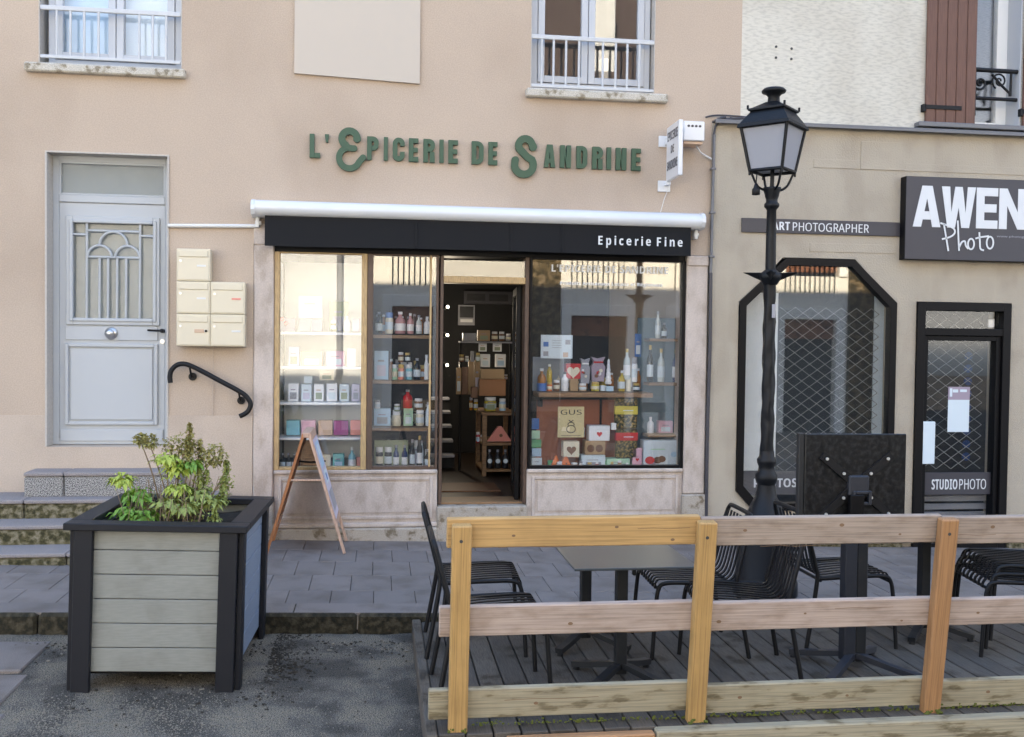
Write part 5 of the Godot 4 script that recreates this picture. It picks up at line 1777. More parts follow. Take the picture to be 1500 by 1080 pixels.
func furniture() -> void:
	var c0 := make_chair("black slatted chair left of the near table, closest to the railing")
	c0.position = Vector3(0.585, 0, 3.75)
	c0.rotation.y = PI / 2
	for v in [[0.58, 0.0, 2.98, 88.0, "black slatted chair left of the far table, nearest the kerb"], [1.86, 0.0, 3.12, -92.0, "black slatted chair right of the far table, seat turned to the left"], [2.0, 0.0, 3.57, -98.0, "black slatted chair right of the near table, in front of the lamp post"], [2.8, 0.0, 3.05, 90.0, "black slatted chair behind the tipped table, seat turned to the right"], [3.83, 0.0, 3.3, -100.0, "lowest chair of the stack at the right edge of the terrace"], [3.865, 0.045, 3.29, -100.0, "middle chair of the stack at the right edge of the terrace"], [3.9, 0.09, 3.28, -100.0, "topmost chair of the stack at the right edge of the terrace"]]:
		var c := c0.duplicate() as Node3D
		c.name = numbered("terrace_chair")
		add_child(c, true)
		c.position = Vector3(v[0], v[1], v[2])
		c.rotation.y = deg_to_rad(v[3])
		c.set_meta("label", v[4])
	var t0 := make_table("dark square pedestal table nearest the railing, between the left chairs and the post")
	t0.position = Vector3(1.3, 0, 3.68)
	for v in [[1.245, 3.03, "dark square pedestal table behind the near table, closer to the kerb"], [3.42, 3.02, "dark square pedestal table behind the right hand post of the railing"]]:
		var c := t0.duplicate() as Node3D
		c.name = numbered("terrace_table")
		add_child(c, true)
		c.position = Vector3(v[0], 0, v[1])
		c.rotation.y = 0.05
		c.set_meta("label", v[2])
	# tall table with its top tipped upright
	var t := thing("tipped_table", "tall pedestal table with its black top tipped upright, underside facing the street", "table", Vector3(2.645, 0, 3.63))
	part("column", t, "blue_iron", -0.07, 0.0, 0.05, 0.84, -0.035, 0.035, 0.005)
	part("column", t, "table_iron", 0.003, 0.065, 0.05, 0.84, -0.04, 0.03, 0.005)
	table_feet(t, 0.36, "blue_iron", 0.0)
	var top := nb()
	box6(top, -0.3, 0.3, 0.715, 1.315, -0.005, 0.012, 0.004)
	var tt := obj("table_top", top, "table_under", t)
	tt.position = Vector3(0.015, 0, -0.052)
	part("neck", t, "black_frame", -0.04, 0.04, 0.84, 0.98, -0.02, 0.02, 0.004)
	part("edge_band", tt, "table_iron", -0.335, -0.302, 0.71, 1.318, -0.03, 0.008, 0.004)
	for a in [[-0.19, 1.185], [0.19, 1.185], [-0.19, 0.86], [0.2, 0.86]]:
		var s := nb()
		var cc := Vector3(0.0, 1.03, 0.022)
		var ee := Vector3(a[0], a[1], 0.02)
		var dd: Vector3 = (ee - cc).normalized()
		bar(s, [cc + dd * 0.04, ee + dd * 0.02], 0.046, 0.02, Vector3(-dd.y, dd.x, 0))
		var arm := obj("arm", s, "black_iron", tt)
		for f in [0.95, 0.42]:
			s = nb()
			var b: Vector3 = cc.lerp(ee, f)
			tube(s, [b, b + Vector3(0, 0, 0.017)], 0.0085, 10)
			obj("bolt", s, "bolt", arm)
	var s2 := nb()
	box6(s2, -0.055, 0.065, 0.97, 1.085, 0.01, 0.05, 0.008)
	frame(s2, -0.035, 0.075, 0.92, 1.0, 0.018, 0.03, 0.062, 0.005)
	obj("tilt_bracket", s2, "blue_iron", tt)

# ------------------------------------------------------------------ inside the shop
func shop_fittings() -> void:
	var t := thing("white_shelves", "four white shelves across the left shop window", "shelves")
	for y in [1.868, 1.562, 1.241, 0.926]:
		part("shelf", t, "pvc_white", -0.9, -0.12, y - 0.022, y, -0.5, -0.16, 0.003)
	var u := thing("wooden_shelves", "three brown wooden shelves in the narrow shop window", "shelves")
	for v in [1.853, 1.442, 1.014]:
		part("shelf", u, "shelf_wood", -0.08, 0.485, v - 0.03, v, -0.5, -0.16, 0.004)
	part("upright", u, "shelf_wood", 0.46, 0.485, 0.615, 0.985, -0.5, -0.46, 0.003)
	var w := thing("long_shelf", "long wooden shelf across the wide right shop window", "shelf")
	part("shelf", w, "shelf_wood", 1.462, 2.545, 1.3, 1.343, -0.45, -0.14, 0.005)
	for x in [1.5, 2.4]:
		part("bracket", w, "black_frame", x, x + 0.03, 1.2, 1.3, -0.44, -0.3, 0.003)
	var i := 0
	for y in [1.852, 1.434, 0.945]:
		var s := thing("small_shelf", ["top small wooden shelf at the right of the wide window", "middle small wooden shelf at the right of the wide window", "lowest small wooden shelf at the right of the wide window"][i], "shelf", Vector3.ZERO, 0.0, "small shelves on the blue grey panel")
		part("shelf", s, "shelf_wood", 2.53, 2.9, y - 0.026, y, -0.438, -0.24, 0.003)
		i += 1
	var p := thing("grey_board", "pale grey blue board behind the long shelf at the left", "board")
	part("board", p, "grey_panel", 1.45, 1.75, 1.343, 1.665, -0.43, -0.41, 0.003)
	var q := thing("orange_board", "terracotta orange board standing below the long shelf", "board")
	part("board", q, "orange_panel", 1.5, 2.11, 0.615, 1.26, -0.47, -0.455, 0.003)
	part("board", q, "orange_panel", 2.135, 2.27, 0.615, 1.26, -0.475, -0.46, 0.003)
	# window lettering
	var l := thing("window_lettering", "white vinyl letters with the shop name at the top of the right window", "lettering")
	text("line", l, "L'EPICERIE DE SANDRINE", 1.55, 2.64, 2.445, 2.51, -0.033, "white_text", true, 0.001)
	text("line", l, "Produits Artisanaux Locaux et Régionaux", 1.63, 2.59, 2.318, 2.36, -0.033, "white_text", true, 0.001)
	# display table
	var t2 := thing("display_table", "brown wooden display table with two shelves inside the shop doorway", "table")
	part("table_top", t2, "shelf_wood", 1.12, 1.5, 1.0, 1.035, -2.6, -1.84, 0.004)
	for y in [0.672, 0.385]:
		part("shelf", t2, "shelf_wood", 1.13, 1.5, y, y + 0.03, -2.55, -1.85, 0.004)
	for v in [[1.13, -1.88], [1.45, -1.88], [1.13, -2.55], [1.45, -2.55]]:
		part("leg", t2, "shelf_wood", v[0], v[0] + 0.05, 0.336, 1.0, v[1] - 0.03, v[1] + 0.03, 0.004)
	var r := thing("rear_shelf", "thin grey shelf with jars at the back of the shop", "shelf")
	part("shelf", r, "p_grey", 0.9, 1.52, 1.785, 1.803, -2.36, -2.1, 0.003)
	for x in [0.91, 1.48]:
		part("upright", r, "black_frame", x, x + 0.03, 0.34, 1.785, -2.35, -2.32, 0.003)
	var ff := thing("wall_poster", "small framed poster on the black back wall of the shop", "poster")
	part("frame", ff, "p_grey", 1.03, 1.25, 2.01, 2.275, -4.1, -4.07, 0.004)
	part("print", ff, "p_black", 1.05, 1.23, 2.11, 2.255, -4.07, -4.066, 0.0)
	part("print", ff, "p_white", 1.06, 1.22, 2.05, 2.09, -4.07, -4.065, 0.0)
	var bb := thing("name_board", "dark lettered board high on the back wall of the shop", "sign")
	part("board", bb, "sign_grey", 1.1, 1.74, 2.29, 2.46, -4.1, -4.05, 0.004)
	part("print", bb, "p_black", 1.14, 1.38, 2.33, 2.42, -4.05, -4.045, 0.0)
	part("print", bb, "p_black", 1.43, 1.68, 2.33, 2.42, -4.05, -4.045, 0.0)
	for y in [2.21, 1.873, 1.515]:
		var b := thing("wall_lamp", "small round lit lamp in the dark shop, %s" % ("top one of three" if y > 2.1 else ("middle one of three" if y > 1.6 else "lowest one of three")), "lamp", Vector3(0.82, y, -3.0), 0.0, "small lamps on the left wall")
		var s := nb()
		lathe(s, [Vector2(0, -0.018), Vector2(0.013, -0.013), Vector2(0.018, 0), Vector2(0.013, 0.013), Vector2(0, 0.018)], 10)
		obj("bulb", s, "bulb", b)
		part("holder", b, "black_frame", -0.05, -0.02, -0.03, 0.03, -0.03, 0.03, 0.004)
		var o := OmniLight3D.new()
		o.name = "light"
		o.light_energy = 0.04
		o.light_color = Color(1, 0.93, 0.82)
		o.light_size = 0.015
		o.omni_range = 8.0
		o.omni_attenuation = 2.0
		o.shadow_enabled = true
		b.add_child(o, true)
	var st := thing("stairs", "grey stairs at the back left of the shop", "stairs")
	for k in 5:
		part("tread", st, "p_grey", 0.58, 0.87, 0.48 + k * 0.15, 0.51 + k * 0.15, -2.6 - k * 0.22, -2.36 - k * 0.22, 0.004)
		part("riser", st, "shop_wall", 0.58, 0.87, 0.36 + k * 0.15, 0.48 + k * 0.15, -2.4 - k * 0.22, -2.38 - k * 0.22, 0.0)
	var m := thing("door_mat", "brown doormat just inside the open shop door", "doormat")
	part("mat", m, "p_brown", 0.6, 1.2, 0.337, 0.35, -1.3, -0.75, 0.004)

func item(kind: String, x: float, y: float, z: float, w: float, h: float, m: String, label: String, extra: String) -> void:
	var names := {"box": "carton", "card": "display_card", "bottle": "bottle", "jar": "jar", "bag": "gift_bag", "bagpack": "herb_packet", "tent": "triangular_bag", "cone": "sweet_cone"}
	var cats := {"box": "box", "card": "card", "bottle": "bottle", "jar": "jar", "bag": "gift bag", "bagpack": "packet", "tent": "bag", "cone": "sweets"}
	var t := thing(names[kind], label, cats[kind], Vector3(x, y, z))
	var s := nb()
	var f := 0.0   # front face
	match kind:
		"box":
			var d: float = clampf(w * 0.7, 0.04, 0.13)
			box6(s, -w / 2, w / 2, 0, h, -d, 0, 0.003)
			obj("body", s, m, t)
			part("lid_edge", t, m, -w / 2 - 0.0015, w / 2 + 0.0015, h * 0.82, h * 0.82 + 0.004, -d - 0.001, 0.0015, 0.0)
		"card":
			box6(s, -w / 2, w / 2, 0, h, -0.012, 0, 0.001)
			obj("sheet", s, m, t)
			part("stand", t, "p_grey", -w * 0.1, w * 0.1, 0, h * 0.5, -0.05, -0.0125, 0.002)
		"bottle":
			var r := w / 2
			var nk: float = maxf(0.011, r * 0.36)
			lathe(s, [Vector2(0, 0), Vector2(r * 0.94, 0), Vector2(r, h * 0.03), Vector2(r, h * 0.56), Vector2(r * 0.9, h * 0.65), Vector2(nk * 1.1, h * 0.76), Vector2(nk, h * 0.8), Vector2(nk, h * 0.9), Vector2(0, h * 0.9)], 14)
			obj("body", s, m, t)
			s = nb()
			lathe(s, [Vector2(nk * 1.15, h * 0.88), Vector2(nk * 1.2, h), Vector2(0, h)], 10)
			obj("cap", s, {"capblack": "p_black", "blue": "p_white"}.get(extra, "p_white" if m in ["p_cyan", "g_amber", "g_pink", "p_white", "g_gold"] else ("p_gold" if h > 0.26 else "p_grey")), t)
			if extra == "label" or extra == "round":
				s = nb()
				if extra == "label":
					lathe(s, [Vector2(r * 1.012, h * 0.14), Vector2(r * 1.02, h * 0.15), Vector2(r * 1.02, h * 0.46), Vector2(r * 1.012, h * 0.47)], 14)
				else:
					disc(s, Vector2(0, h * 0.4), r * 0.7, r * 0.9, r * 1.04, 14)
				obj("label", s, "p_white" if rng.randf() < 0.5 else "p_pale", t)
			if extra == "blue":
				s = nb()
				lathe(s, [Vector2(r * 1.1, 0), Vector2(r * 1.12, h * 0.34), Vector2(r * 1.02, h * 0.35)], 14)
				obj("holder", s, "p_blue", t)
		"jar":
			var r := w / 2
			lathe(s, [Vector2(0, 0), Vector2(r * 0.92, 0), Vector2(r, h * 0.06), Vector2(r, h * 0.66), Vector2(r * 0.86, h * 0.76), Vector2(0, h * 0.76)], 14)
			obj("body", s, m, t)
			s = nb()
			lathe(s, [Vector2(r * 0.88, h * 0.75), Vector2(r * 0.92, h * 0.77), Vector2(r * 0.92, h * 0.97), Vector2(r * 0.86, h), Vector2(0, h)], 14)
			obj("lid", s, {"p_white": "p_grey", "capblue": "p_blue"}.get(extra if extra == "capblue" else m, "p_white" if rng.randf() < 0.7 else "p_gold"), t)
			s = nb()
			lathe(s, [Vector2(r * 1.005, h * 0.2), Vector2(r * 1.02, h * 0.21), Vector2(r * 1.02, h * 0.54), Vector2(r * 1.005, h * 0.55)], 14)
			obj("label", s, "p_pale" if rng.randf() < 0.5 else "p_cream", t)
		"bag":
			poly(s, [Vector2(-w * 0.42, 0), Vector2(w * 0.42, 0), Vector2(w * 0.5, h * 0.6), Vector2(w * 0.3, h * 0.78), Vector2(w * 0.5, h), Vector2(0, h * 0.93), Vector2(-w * 0.5, h), Vector2(-w * 0.3, h * 0.78), Vector2(-w * 0.5, h * 0.6)], -0.06, 0.0)
			obj("body", s, m, t)
			s = nb()
			tube(s, [Vector3(-w * 0.33, h * 0.78, 0.0), Vector3(w * 0.33, h * 0.78, 0.0)], 0.008, 6)
			obj("ribbon", s, "p_red" if extra == "bow" else "p_white", t)
			for k in 4:
				s = nb()
				disc(s, Vector2(rng.randf_range(-0.3, 0.3) * w, h * rng.randf_range(0.12, 0.6)), w * 0.13, 0.0, 0.008, 8)
				obj("sweet", s, ["p_red", "p_white", "p_brown", "p_cream"][k], t)
		"bagpack":
			box6(s, -w / 2, w / 2, 0, h, -0.05, 0, 0.014)
			obj("body", s, m, t)
			var yy: float = h * 0.46 if extra == "yellow" else h * 0.62
			part("band", t, "p_yellow" if extra == "yellow" else "p_red", -w / 2 - 0.002, w / 2 + 0.002, yy, yy + h * 0.27, -0.05, 0.003, 0.002)
			part("band_print", t, "p_pale", -w * 0.15, w * 0.3, yy + h * 0.11, yy + h * 0.14, 0.003, 0.004, 0.0)
		"tent":
			poly(s, [Vector2(-w / 2, 0), Vector2(w / 2, 0), Vector2(w * 0.08, h), Vector2(-w * 0.08, h)], -0.06, 0.0)
			obj("body", s, m, t)
			s = nb()
			disc(s, Vector2(w * 0.05, h * 0.4), w * 0.07, 0.0, 0.002, 10)
			obj("tag", s, "p_brown", t)
		"cone":
			var pr := []
			for k in 6:
				var r := w / 2 * (1.0 - k * 0.13)
				pr += [Vector2(r * 0.75, h * k / 6.2), Vector2(r, h * (k + 0.4) / 6.2), Vector2(r * 0.75, h * (k + 0.9) / 6.2)]
			pr.append(Vector2(0, h))
			lathe(s, pr, 12)
			obj("body", s, m, t)
	match extra:
		"print":
			part("print", t, ["p_sky", "p_grey", "p_lilac", "p_sage", "p_pale"][rng.randi() % 5], -w * 0.32, w * 0.32, h * 0.12, h * 0.5, 0.0 if kind != "jar" else w * 0.5, 0.002 if kind != "jar" else w * 0.515, 0.0)
			part("print", t, ["p_mauve", "p_tan", "p_grey"][rng.randi() % 3], -w * 0.25, w * 0.2, h * 0.62, h * 0.68, 0.0 if kind != "jar" else w * 0.5, 0.002 if kind != "jar" else w * 0.515, 0.0)
		"bow":
			if kind == "box":
				for a in [[-0.35, 0.9], [-0.1, 0.6]]:
					s = nb()
					disc(s, Vector2(w * a[0], h * a[1]), w * 0.16, 0.0, 0.012, 8)
					obj("bow", s, "p_red", t)
		"heart", "heartsmall", "heartbrown":
			var q := []
			var k: float = {"heart": 0.46, "heartsmall": 0.2, "heartbrown": 0.33}[extra]
			for i in 24:
				var a := TAU * i / 24
				q.append(Vector2(0, h * 0.45) + Vector2(16 * pow(sin(a), 3), 13 * cos(a) - 5 * cos(2 * a) - 2 * cos(3 * a) - cos(4 * a)) / 17.0 * minf(w, h) * k)
			s = nb()
			poly(s, q, 0.0, 0.003)
			obj("heart", s, {"heart": "p_cream", "heartsmall": "p_red", "heartbrown": "p_brown"}[extra], t)
		"rounds":
			for c in [-0.22, 0.2]:
				s = nb()
				disc(s, Vector2(w * c, h * 0.45), h * 0.27, 0.0, 0.002, 14)
				obj("round_window", s, "p_brown", t)
		"pics":
			for v in [[-0.42, 0.1, "p_grey"], [-0.42, 0.5, "p_blue"], [0.27, 0.6, "p_grey"], [0.2, 0.06, "p_tan"]]:
				part("picture", t, v[2], v[0] * w, (v[0] + 0.16) * w, v[1] * h, (v[1] + 0.2) * h, 0.0, 0.002, 0.0)
			for k in 4:
				part("text_line", t, "p_grey", -w * 0.15, w * 0.15, h * (0.45 + k * 0.1), h * (0.45 + k * 0.1) + 0.004, 0.0, 0.0015, 0.0)
		"choc":
			for v in [[-0.32, 0.3, 0.17, "p_red"], [-0.1, 0.3, 0.15, "p_brown"], [0.02, 0.34, 0.14, "p_brown"], [-0.22, 0.22, 0.1, "p_mauve"], [0.36, 0.5, 0.12, "p_sky"]]:
				s = nb()
				disc(s, Vector2(v[0] * w, v[1] * h), v[2] * h, 0.0, 0.002 + 0.0006 * v[2] * 10.0, 14, v[2] * h * 0.8)
				obj("print", s, v[3], t)
			part("text_line", t, "p_mint", -w * 0.3, w * 0.1, h * 0.66, h * 0.7, 0.0, 0.0015, 0.0)
		"gus":
			text("lettering", t, "GUS", -w * 0.4, w * 0.4, h * 0.74, h * 0.9, 0.0, "p_black", false, 0.001)
			# a plain line drawing of a jar with a bow
			s = nb()
			strip(s, arc(0, h * 0.27, w * 0.17, 0, 360, 16, h * 0.12), 0.008, 0.0, 0.001)
			strip(s, arc(0, h * 0.42, w * 0.12, -30, 210, 12, h * 0.07), 0.008, 0.0, 0.0012)
			strip(s, [Vector2(-w * 0.09, h * 0.56), Vector2(0, h * 0.51), Vector2(w * 0.09, h * 0.56)], 0.008, 0.0, 0.0014)
			obj("drawing", s, "p_black", t)
			part("text_line", t, "p_black", -w * 0.38, w * 0.38, h * 0.06, h * 0.075, 0.0, 0.001, 0.0)

func goods() -> void:
	item("box", -0.810, 1.873, -0.30, 0.132, 0.122, "p_mauve", "mauve gift basket with a red bow at the left end of the top white shelf", "bow")
	item("card", -0.609, 1.995, -0.30, 0.210, 0.201, "p_lilac", "large lilac picture box at the back of the top white shelf", "print")
	item("box", -0.659, 1.875, -0.30, 0.108, 0.115, "p_grey", "grey round-windowed box below the lilac picture", "print")
	item("box", -0.550, 1.877, -0.30, 0.096, 0.109, "p_mauve", "grey purple box right of the grey box below the lilac picture", "")
	item("card", -0.356, 1.882, -0.30, 0.169, 0.268, "p_sage", "grey green picture frame on the top white shelf", "print")
	item("jar", -0.404, 1.879, -0.30, 0.048, 0.096, "p_olive", "small olive green jar in front of the picture frame", "")
	item("bottle", -0.343, 1.880, -0.30, 0.048, 0.134, "p_grey", "small grey bottle in front of the picture frame", "")
	item("bottle", -0.276, 1.881, -0.30, 0.060, 0.140, "p_white", "white bottle right of the picture frame on the top white shelf", "")
	item("box", -0.200, 1.882, -0.30, 0.067, 0.116, "p_pink", "pink box at the right end of the top white shelf", "")
	item("box", -0.754, 1.557, -0.30, 0.095, 0.180, "p_lilac", "tall pale lilac carton on the second white shelf", "print")
	item("box", -0.597, 1.558, -0.30, 0.193, 0.141, "p_tan", "wide beige box on the second white shelf", "print")
	item("box", -0.384, 1.560, -0.30, 0.170, 0.141, "p_pink", "dusty pink box on the second white shelf", "print")
	item("box", -0.240, 1.562, -0.30, 0.078, 0.162, "p_white", "white carton at the right end of the second white shelf", "")
	item("card", -0.459, 1.436, -0.30, 0.127, 0.088, "p_cream", "cream card hanging below the second white shelf", "print")
	item("box", -0.756, 1.243, -0.30, 0.092, 0.161, "p_white", "first white carton from the left in the row of six cartons", "print")
	item("box", -0.640, 1.243, -0.30, 0.090, 0.155, "p_pale", "second white carton from the left in the row of six cartons", "print")
	item("box", -0.529, 1.244, -0.30, 0.087, 0.155, "p_white", "third white carton from the left in the row of six cartons", "print")
	item("box", -0.412, 1.244, -0.30, 0.096, 0.162, "p_white", "fourth white carton from the left in the row of six cartons", "print")
	item("box", -0.302, 1.245, -0.30, 0.085, 0.156, "p_pale", "fifth white carton from the left in the row of six cartons", "print")
	item("box", -0.198, 1.245, -0.30, 0.072, 0.156, "p_lilac", "sixth and last carton in the row of six white cartons", "print")
	item("box", -0.626, 1.407, -0.30, 0.072, 0.065, "p_pale", "small pale box standing on top of the white cartons", "")
	item("box", -0.756, 0.935, -0.30, 0.120, 0.135, "p_cyan", "turquoise box on the lowest white shelf", "")
	item("box", -0.620, 0.935, -0.30, 0.127, 0.135, "p_pink", "pale pink box between the turquoise and the tan box", "")
	item("box", -0.468, 0.935, -0.30, 0.127, 0.135, "p_tan", "tan box between the pink and the magenta box", "")
	item("box", -0.329, 0.935, -0.30, 0.131, 0.130, "p_magenta", "magenta box on the lowest white shelf", "")
	item("box", -0.198, 0.935, -0.30, 0.091, 0.136, "p_coral", "coral box at the right end of the lowest white shelf", "")
	item("bottle", -0.845, 0.625, -0.30, 0.047, 0.148, "p_black", "first small black bottle in the lower left corner of the left window", "label")
	item("bottle", -0.793, 0.625, -0.30, 0.041, 0.148, "p_black", "second small black bottle in the lower left corner of the left window", "label")
	item("bottle", -0.745, 0.624, -0.30, 0.041, 0.149, "p_black", "third small black bottle from the corner of the left window", "label")
	item("card", -0.612, 0.624, -0.30, 0.150, 0.273, "shelf_wood", "upright orange wood board behind the sandwich board", "")
	item("box", -0.468, 0.623, -0.30, 0.097, 0.136, "p_cream", "cream box just left of the teal box at the bottom of the left window", "")
	item("box", -0.349, 0.622, -0.30, 0.103, 0.143, "p_teal", "teal and sand coloured box at the bottom of the left window", "print")
	item("bottle", -0.227, 0.622, -0.30, 0.066, 0.200, "p_cyan", "blue bottle at the bottom right of the left window", "label")
	item("box", -0.168, 0.621, -0.30, 0.036, 0.112, "p_coral", "narrow coral box in the bottom right corner of the left window", "")
	item("bottle", 0.005, 1.863, -0.30, 0.062, 0.200, "g_dark", "dark bottle with a white label, first on the top wooden shelf", "label")
	item("jar", 0.099, 1.864, -0.30, 0.072, 0.194, "p_cream", "cream jar with a tall dark blue cap on the top wooden shelf", "capblue")
	item("bottle", 0.198, 1.865, -0.30, 0.097, 0.201, "g_pink", "wide pinkish bottle with a green neck on the top wooden shelf", "label")
	item("bottle", 0.291, 1.866, -0.30, 0.060, 0.188, "g_pink", "slim pink bottle right of the wide pink bottle", "label")
	item("bottle", 0.369, 1.868, -0.30, 0.054, 0.170, "g_clear", "clear bottle in the middle of the top wooden shelf", "label")
	item("bottle", 0.444, 1.869, -0.30, 0.055, 0.157, "p_white", "white bottle at the right end of the top wooden shelf", "")
	item("card", 0.031, 1.445, -0.30, 0.127, 0.263, "p_sky", "pale blue picture card with a sandy foreground", "print")
	item("jar", 0.152, 1.443, -0.30, 0.048, 0.141, "p_mint", "pale green tin, left of three small coloured tins", "")
	item("jar", 0.211, 1.444, -0.30, 0.055, 0.141, "p_coral", "coral red tin, middle of three small coloured tins", "")
	item("jar", 0.283, 1.444, -0.30, 0.061, 0.141, "p_cyan", "turquoise tin, right of three small coloured tins", "")
	item("bottle", 0.356, 1.445, -0.30, 0.064, 0.198, "g_dark", "dark green bottle right of the three coloured tins", "label")
	item("jar", 0.207, 1.603, -0.30, 0.049, 0.094, "p_brown", "small brown jar standing above the coral tin", "")
	item("jar", 0.269, 1.604, -0.30, 0.049, 0.088, "p_black", "small black jar standing above the turquoise tin", "")
	item("bottle", 0.442, 1.446, -0.30, 0.041, 0.229, "p_white", "slim white bottle at the right end of the second wooden shelf", "")
	item("box", 0.043, 1.021, -0.30, 0.150, 0.157, "p_sky", "blue grey picture tin on the third wooden shelf", "print")
	item("jar", 0.172, 1.021, -0.30, 0.080, 0.132, "p_cream", "cream jar with a dark lid on the third wooden shelf", "")
	item("jar", 0.177, 1.156, -0.30, 0.055, 0.066, "p_sage", "small grey green jar stacked on the cream jar", "")
	item("box", 0.281, 1.021, -0.30, 0.086, 0.163, "p_mint", "mint green tin on the third wooden shelf", "print")
	item("bottle", 0.273, 1.184, -0.30, 0.086, 0.170, "g_red", "bright red bottle standing on the mint green tin", "")
	item("jar", 0.387, 1.021, -0.30, 0.074, 0.145, "p_cream", "cream jar right of the mint green tin", "")
	item("jar", 0.373, 1.172, -0.30, 0.074, 0.101, "p_brown", "brown jar stacked on a cream jar", "")
	item("bottle", 0.462, 1.021, -0.30, 0.048, 0.220, "p_pale", "pale bottle at the right end of the third wooden shelf", "label")
	item("jar", 0.000, 1.180, -0.30, 0.049, 0.078, "p_white", "small white jar on top of the blue grey tin", "")
	item("card", 0.128, 0.658, -0.30, 0.308, 0.231, "p_sage", "grey card board standing behind the black bottles", "")
	item("jar", 0.020, 0.639, -0.30, 0.066, 0.188, "p_black", "black jar at the left end of the window floor", "label")
	item("jar", 0.100, 0.639, -0.30, 0.067, 0.188, "p_black", "black jar with a white band, second on the window floor", "label")
	item("bottle", 0.173, 0.638, -0.30, 0.051, 0.207, "g_blue", "first of two dark bottles with pale teal labels", "label")
	item("bottle", 0.250, 0.638, -0.30, 0.054, 0.207, "g_blue", "second of two dark bottles with pale teal labels", "label")
	item("bottle", 0.321, 0.638, -0.30, 0.047, 0.258, "p_black", "tall black bottle left of the tallest black bottle", "label")
	item("bottle", 0.387, 0.637, -0.30, 0.053, 0.293, "p_black", "tallest black bottle on the window floor", "label")
	item("bottle", 0.461, 0.637, -0.30, 0.052, 0.164, "p_black", "short black bottle at the right end of the window floor", "label")
	item("bottle", 1.517, 1.348, -0.30, 0.081, 0.211, "g_amber", "amber jar with a white cap standing in a blue holder", "blue")
	item("bottle", 1.589, 1.431, -0.30, 0.053, 0.166, "g_gold", "yellow bottle behind the small orange jar", "")
	item("jar", 1.592, 1.348, -0.30, 0.051, 0.083, "p_orange", "small orange jar beside the blue holder", "")
	item("jar", 1.658, 1.349, -0.30, 0.060, 0.103, "p_brown", "reddish brown jar with a white lid", "")
	item("bottle", 1.737, 1.349, -0.30, 0.069, 0.180, "p_white", "white bottle with a black cap on the long wooden shelf", "capblack")
	item("box", 1.817, 1.465, -0.30, 0.141, 0.142, "p_red", "red heart shaped gift on the long wooden shelf", "heart")
	item("box", 1.826, 1.350, -0.30, 0.077, 0.116, "p_kraft", "brown gift box below the red heart", "")
	item("jar", 1.908, 1.350, -0.30, 0.071, 0.071, "p_tan", "low tan jar with a white lid on the long wooden shelf", "")
	item("bag", 1.931, 1.421, -0.30, 0.094, 0.238, "p_grey", "grey gift bag behind the low jars", "")
	item("bag", 2.056, 1.441, -0.30, 0.134, 0.232, "p_mauve", "wrapped gift basket with red ribbons on the long wooden shelf", "bow")
	item("jar", 2.029, 1.351, -0.30, 0.077, 0.084, "p_yellow", "low yellow jar in front of the gift basket", "")
	item("cone", 2.154, 1.416, -0.30, 0.069, 0.239, "p_white", "white stacked cone of sweets on the long wooden shelf", "")
	item("box", 2.104, 1.351, -0.30, 0.045, 0.052, "p_pale", "pale box in front of the gift basket", "")
	item("box", 2.170, 1.348, -0.30, 0.072, 0.049, "p_sky", "small pale blue card box at the edge of the long wooden shelf", "")
	item("bottle", 2.284, 1.349, -0.30, 0.063, 0.197, "g_gold", "orange juice bottle on the long wooden shelf", "label")
	item("bottle", 2.331, 1.462, -0.30, 0.068, 0.291, "g_clear", "tall clear bottle with a white cap behind the juice bottle", "label")
	item("bottle", 2.350, 1.349, -0.30, 0.050, 0.197, "p_cream", "cream bottle right of the orange juice bottle", "")
	item("jar", 2.426, 1.350, -0.30, 0.062, 0.075, "p_black", "small black jar at the right end of the long wooden shelf", "")
	item("jar", 2.405, 1.437, -0.30, 0.056, 0.233, "p_white", "tall white canister behind the small black jar", "label")
	item("card", 2.475, 1.674, -0.44, 0.064, 0.223, "p_blue", "tall narrow blue box leaning on the teal panel", "print")
	item("bottle", 2.643, 1.856, -0.36, 0.053, 0.258, "g_clear", "clear bottle on the top small shelf at the right", "label")
	item("bottle", 2.706, 1.857, -0.36, 0.051, 0.147, "g_dark", "small dark bottle on the top small shelf at the right", "label")
	item("bottle", 2.573, 1.439, -0.36, 0.061, 0.349, "g_dark", "dark wine bottle on the middle small shelf at the right", "label")
	item("bottle", 2.681, 1.439, -0.36, 0.068, 0.317, "g_clear", "clear swing top bottle on the middle small shelf at the right", "label")
	item("bottle", 2.827, 1.440, -0.36, 0.065, 0.311, "g_blue", "dark blue bottle on the middle small shelf at the right", "label")
	item("bottle", 2.587, 0.949, -0.36, 0.065, 0.154, "p_white", "small white bottle on the lowest small shelf at the right", "")
	item("box", 2.738, 0.949, -0.36, 0.140, 0.115, "p_pink", "dusky pink box on the lowest small shelf at the right", "print")
	item("card", 1.786, 0.921, -0.22, 0.248, 0.287, "p_poster", "tan poster with three dark capitals above a small line drawing", "gus")
	item("card", 1.641, 1.655, -0.22, 0.299, 0.218, "p_pale", "pale blue poster with small pictures at its corners", "pics")
	item("box", 2.058, 0.889, -0.22, 0.197, 0.141, "p_white", "white gift box with a small red motif", "heartsmall")
	item("box", 1.793, 0.737, -0.22, 0.153, 0.146, "p_cream", "cream box with a chocolate heart on its front", "heartbrown")
	item("box", 2.019, 0.758, -0.22, 0.193, 0.131, "p_kraft", "kraft brown box with two round windows", "rounds")
	item("bagpack", 2.313, 1.004, -0.22, 0.215, 0.289, "herb_pack", "upper packet of dried herbs with a yellow band", "yellow")
	item("bagpack", 2.321, 0.722, -0.22, 0.209, 0.273, "herb_pack", "lower packet of dried herbs with a red band", "red")
	item("box", 2.196, 0.991, -0.22, 0.045, 0.064, "p_white", "small white price box beside the herb packets", "")
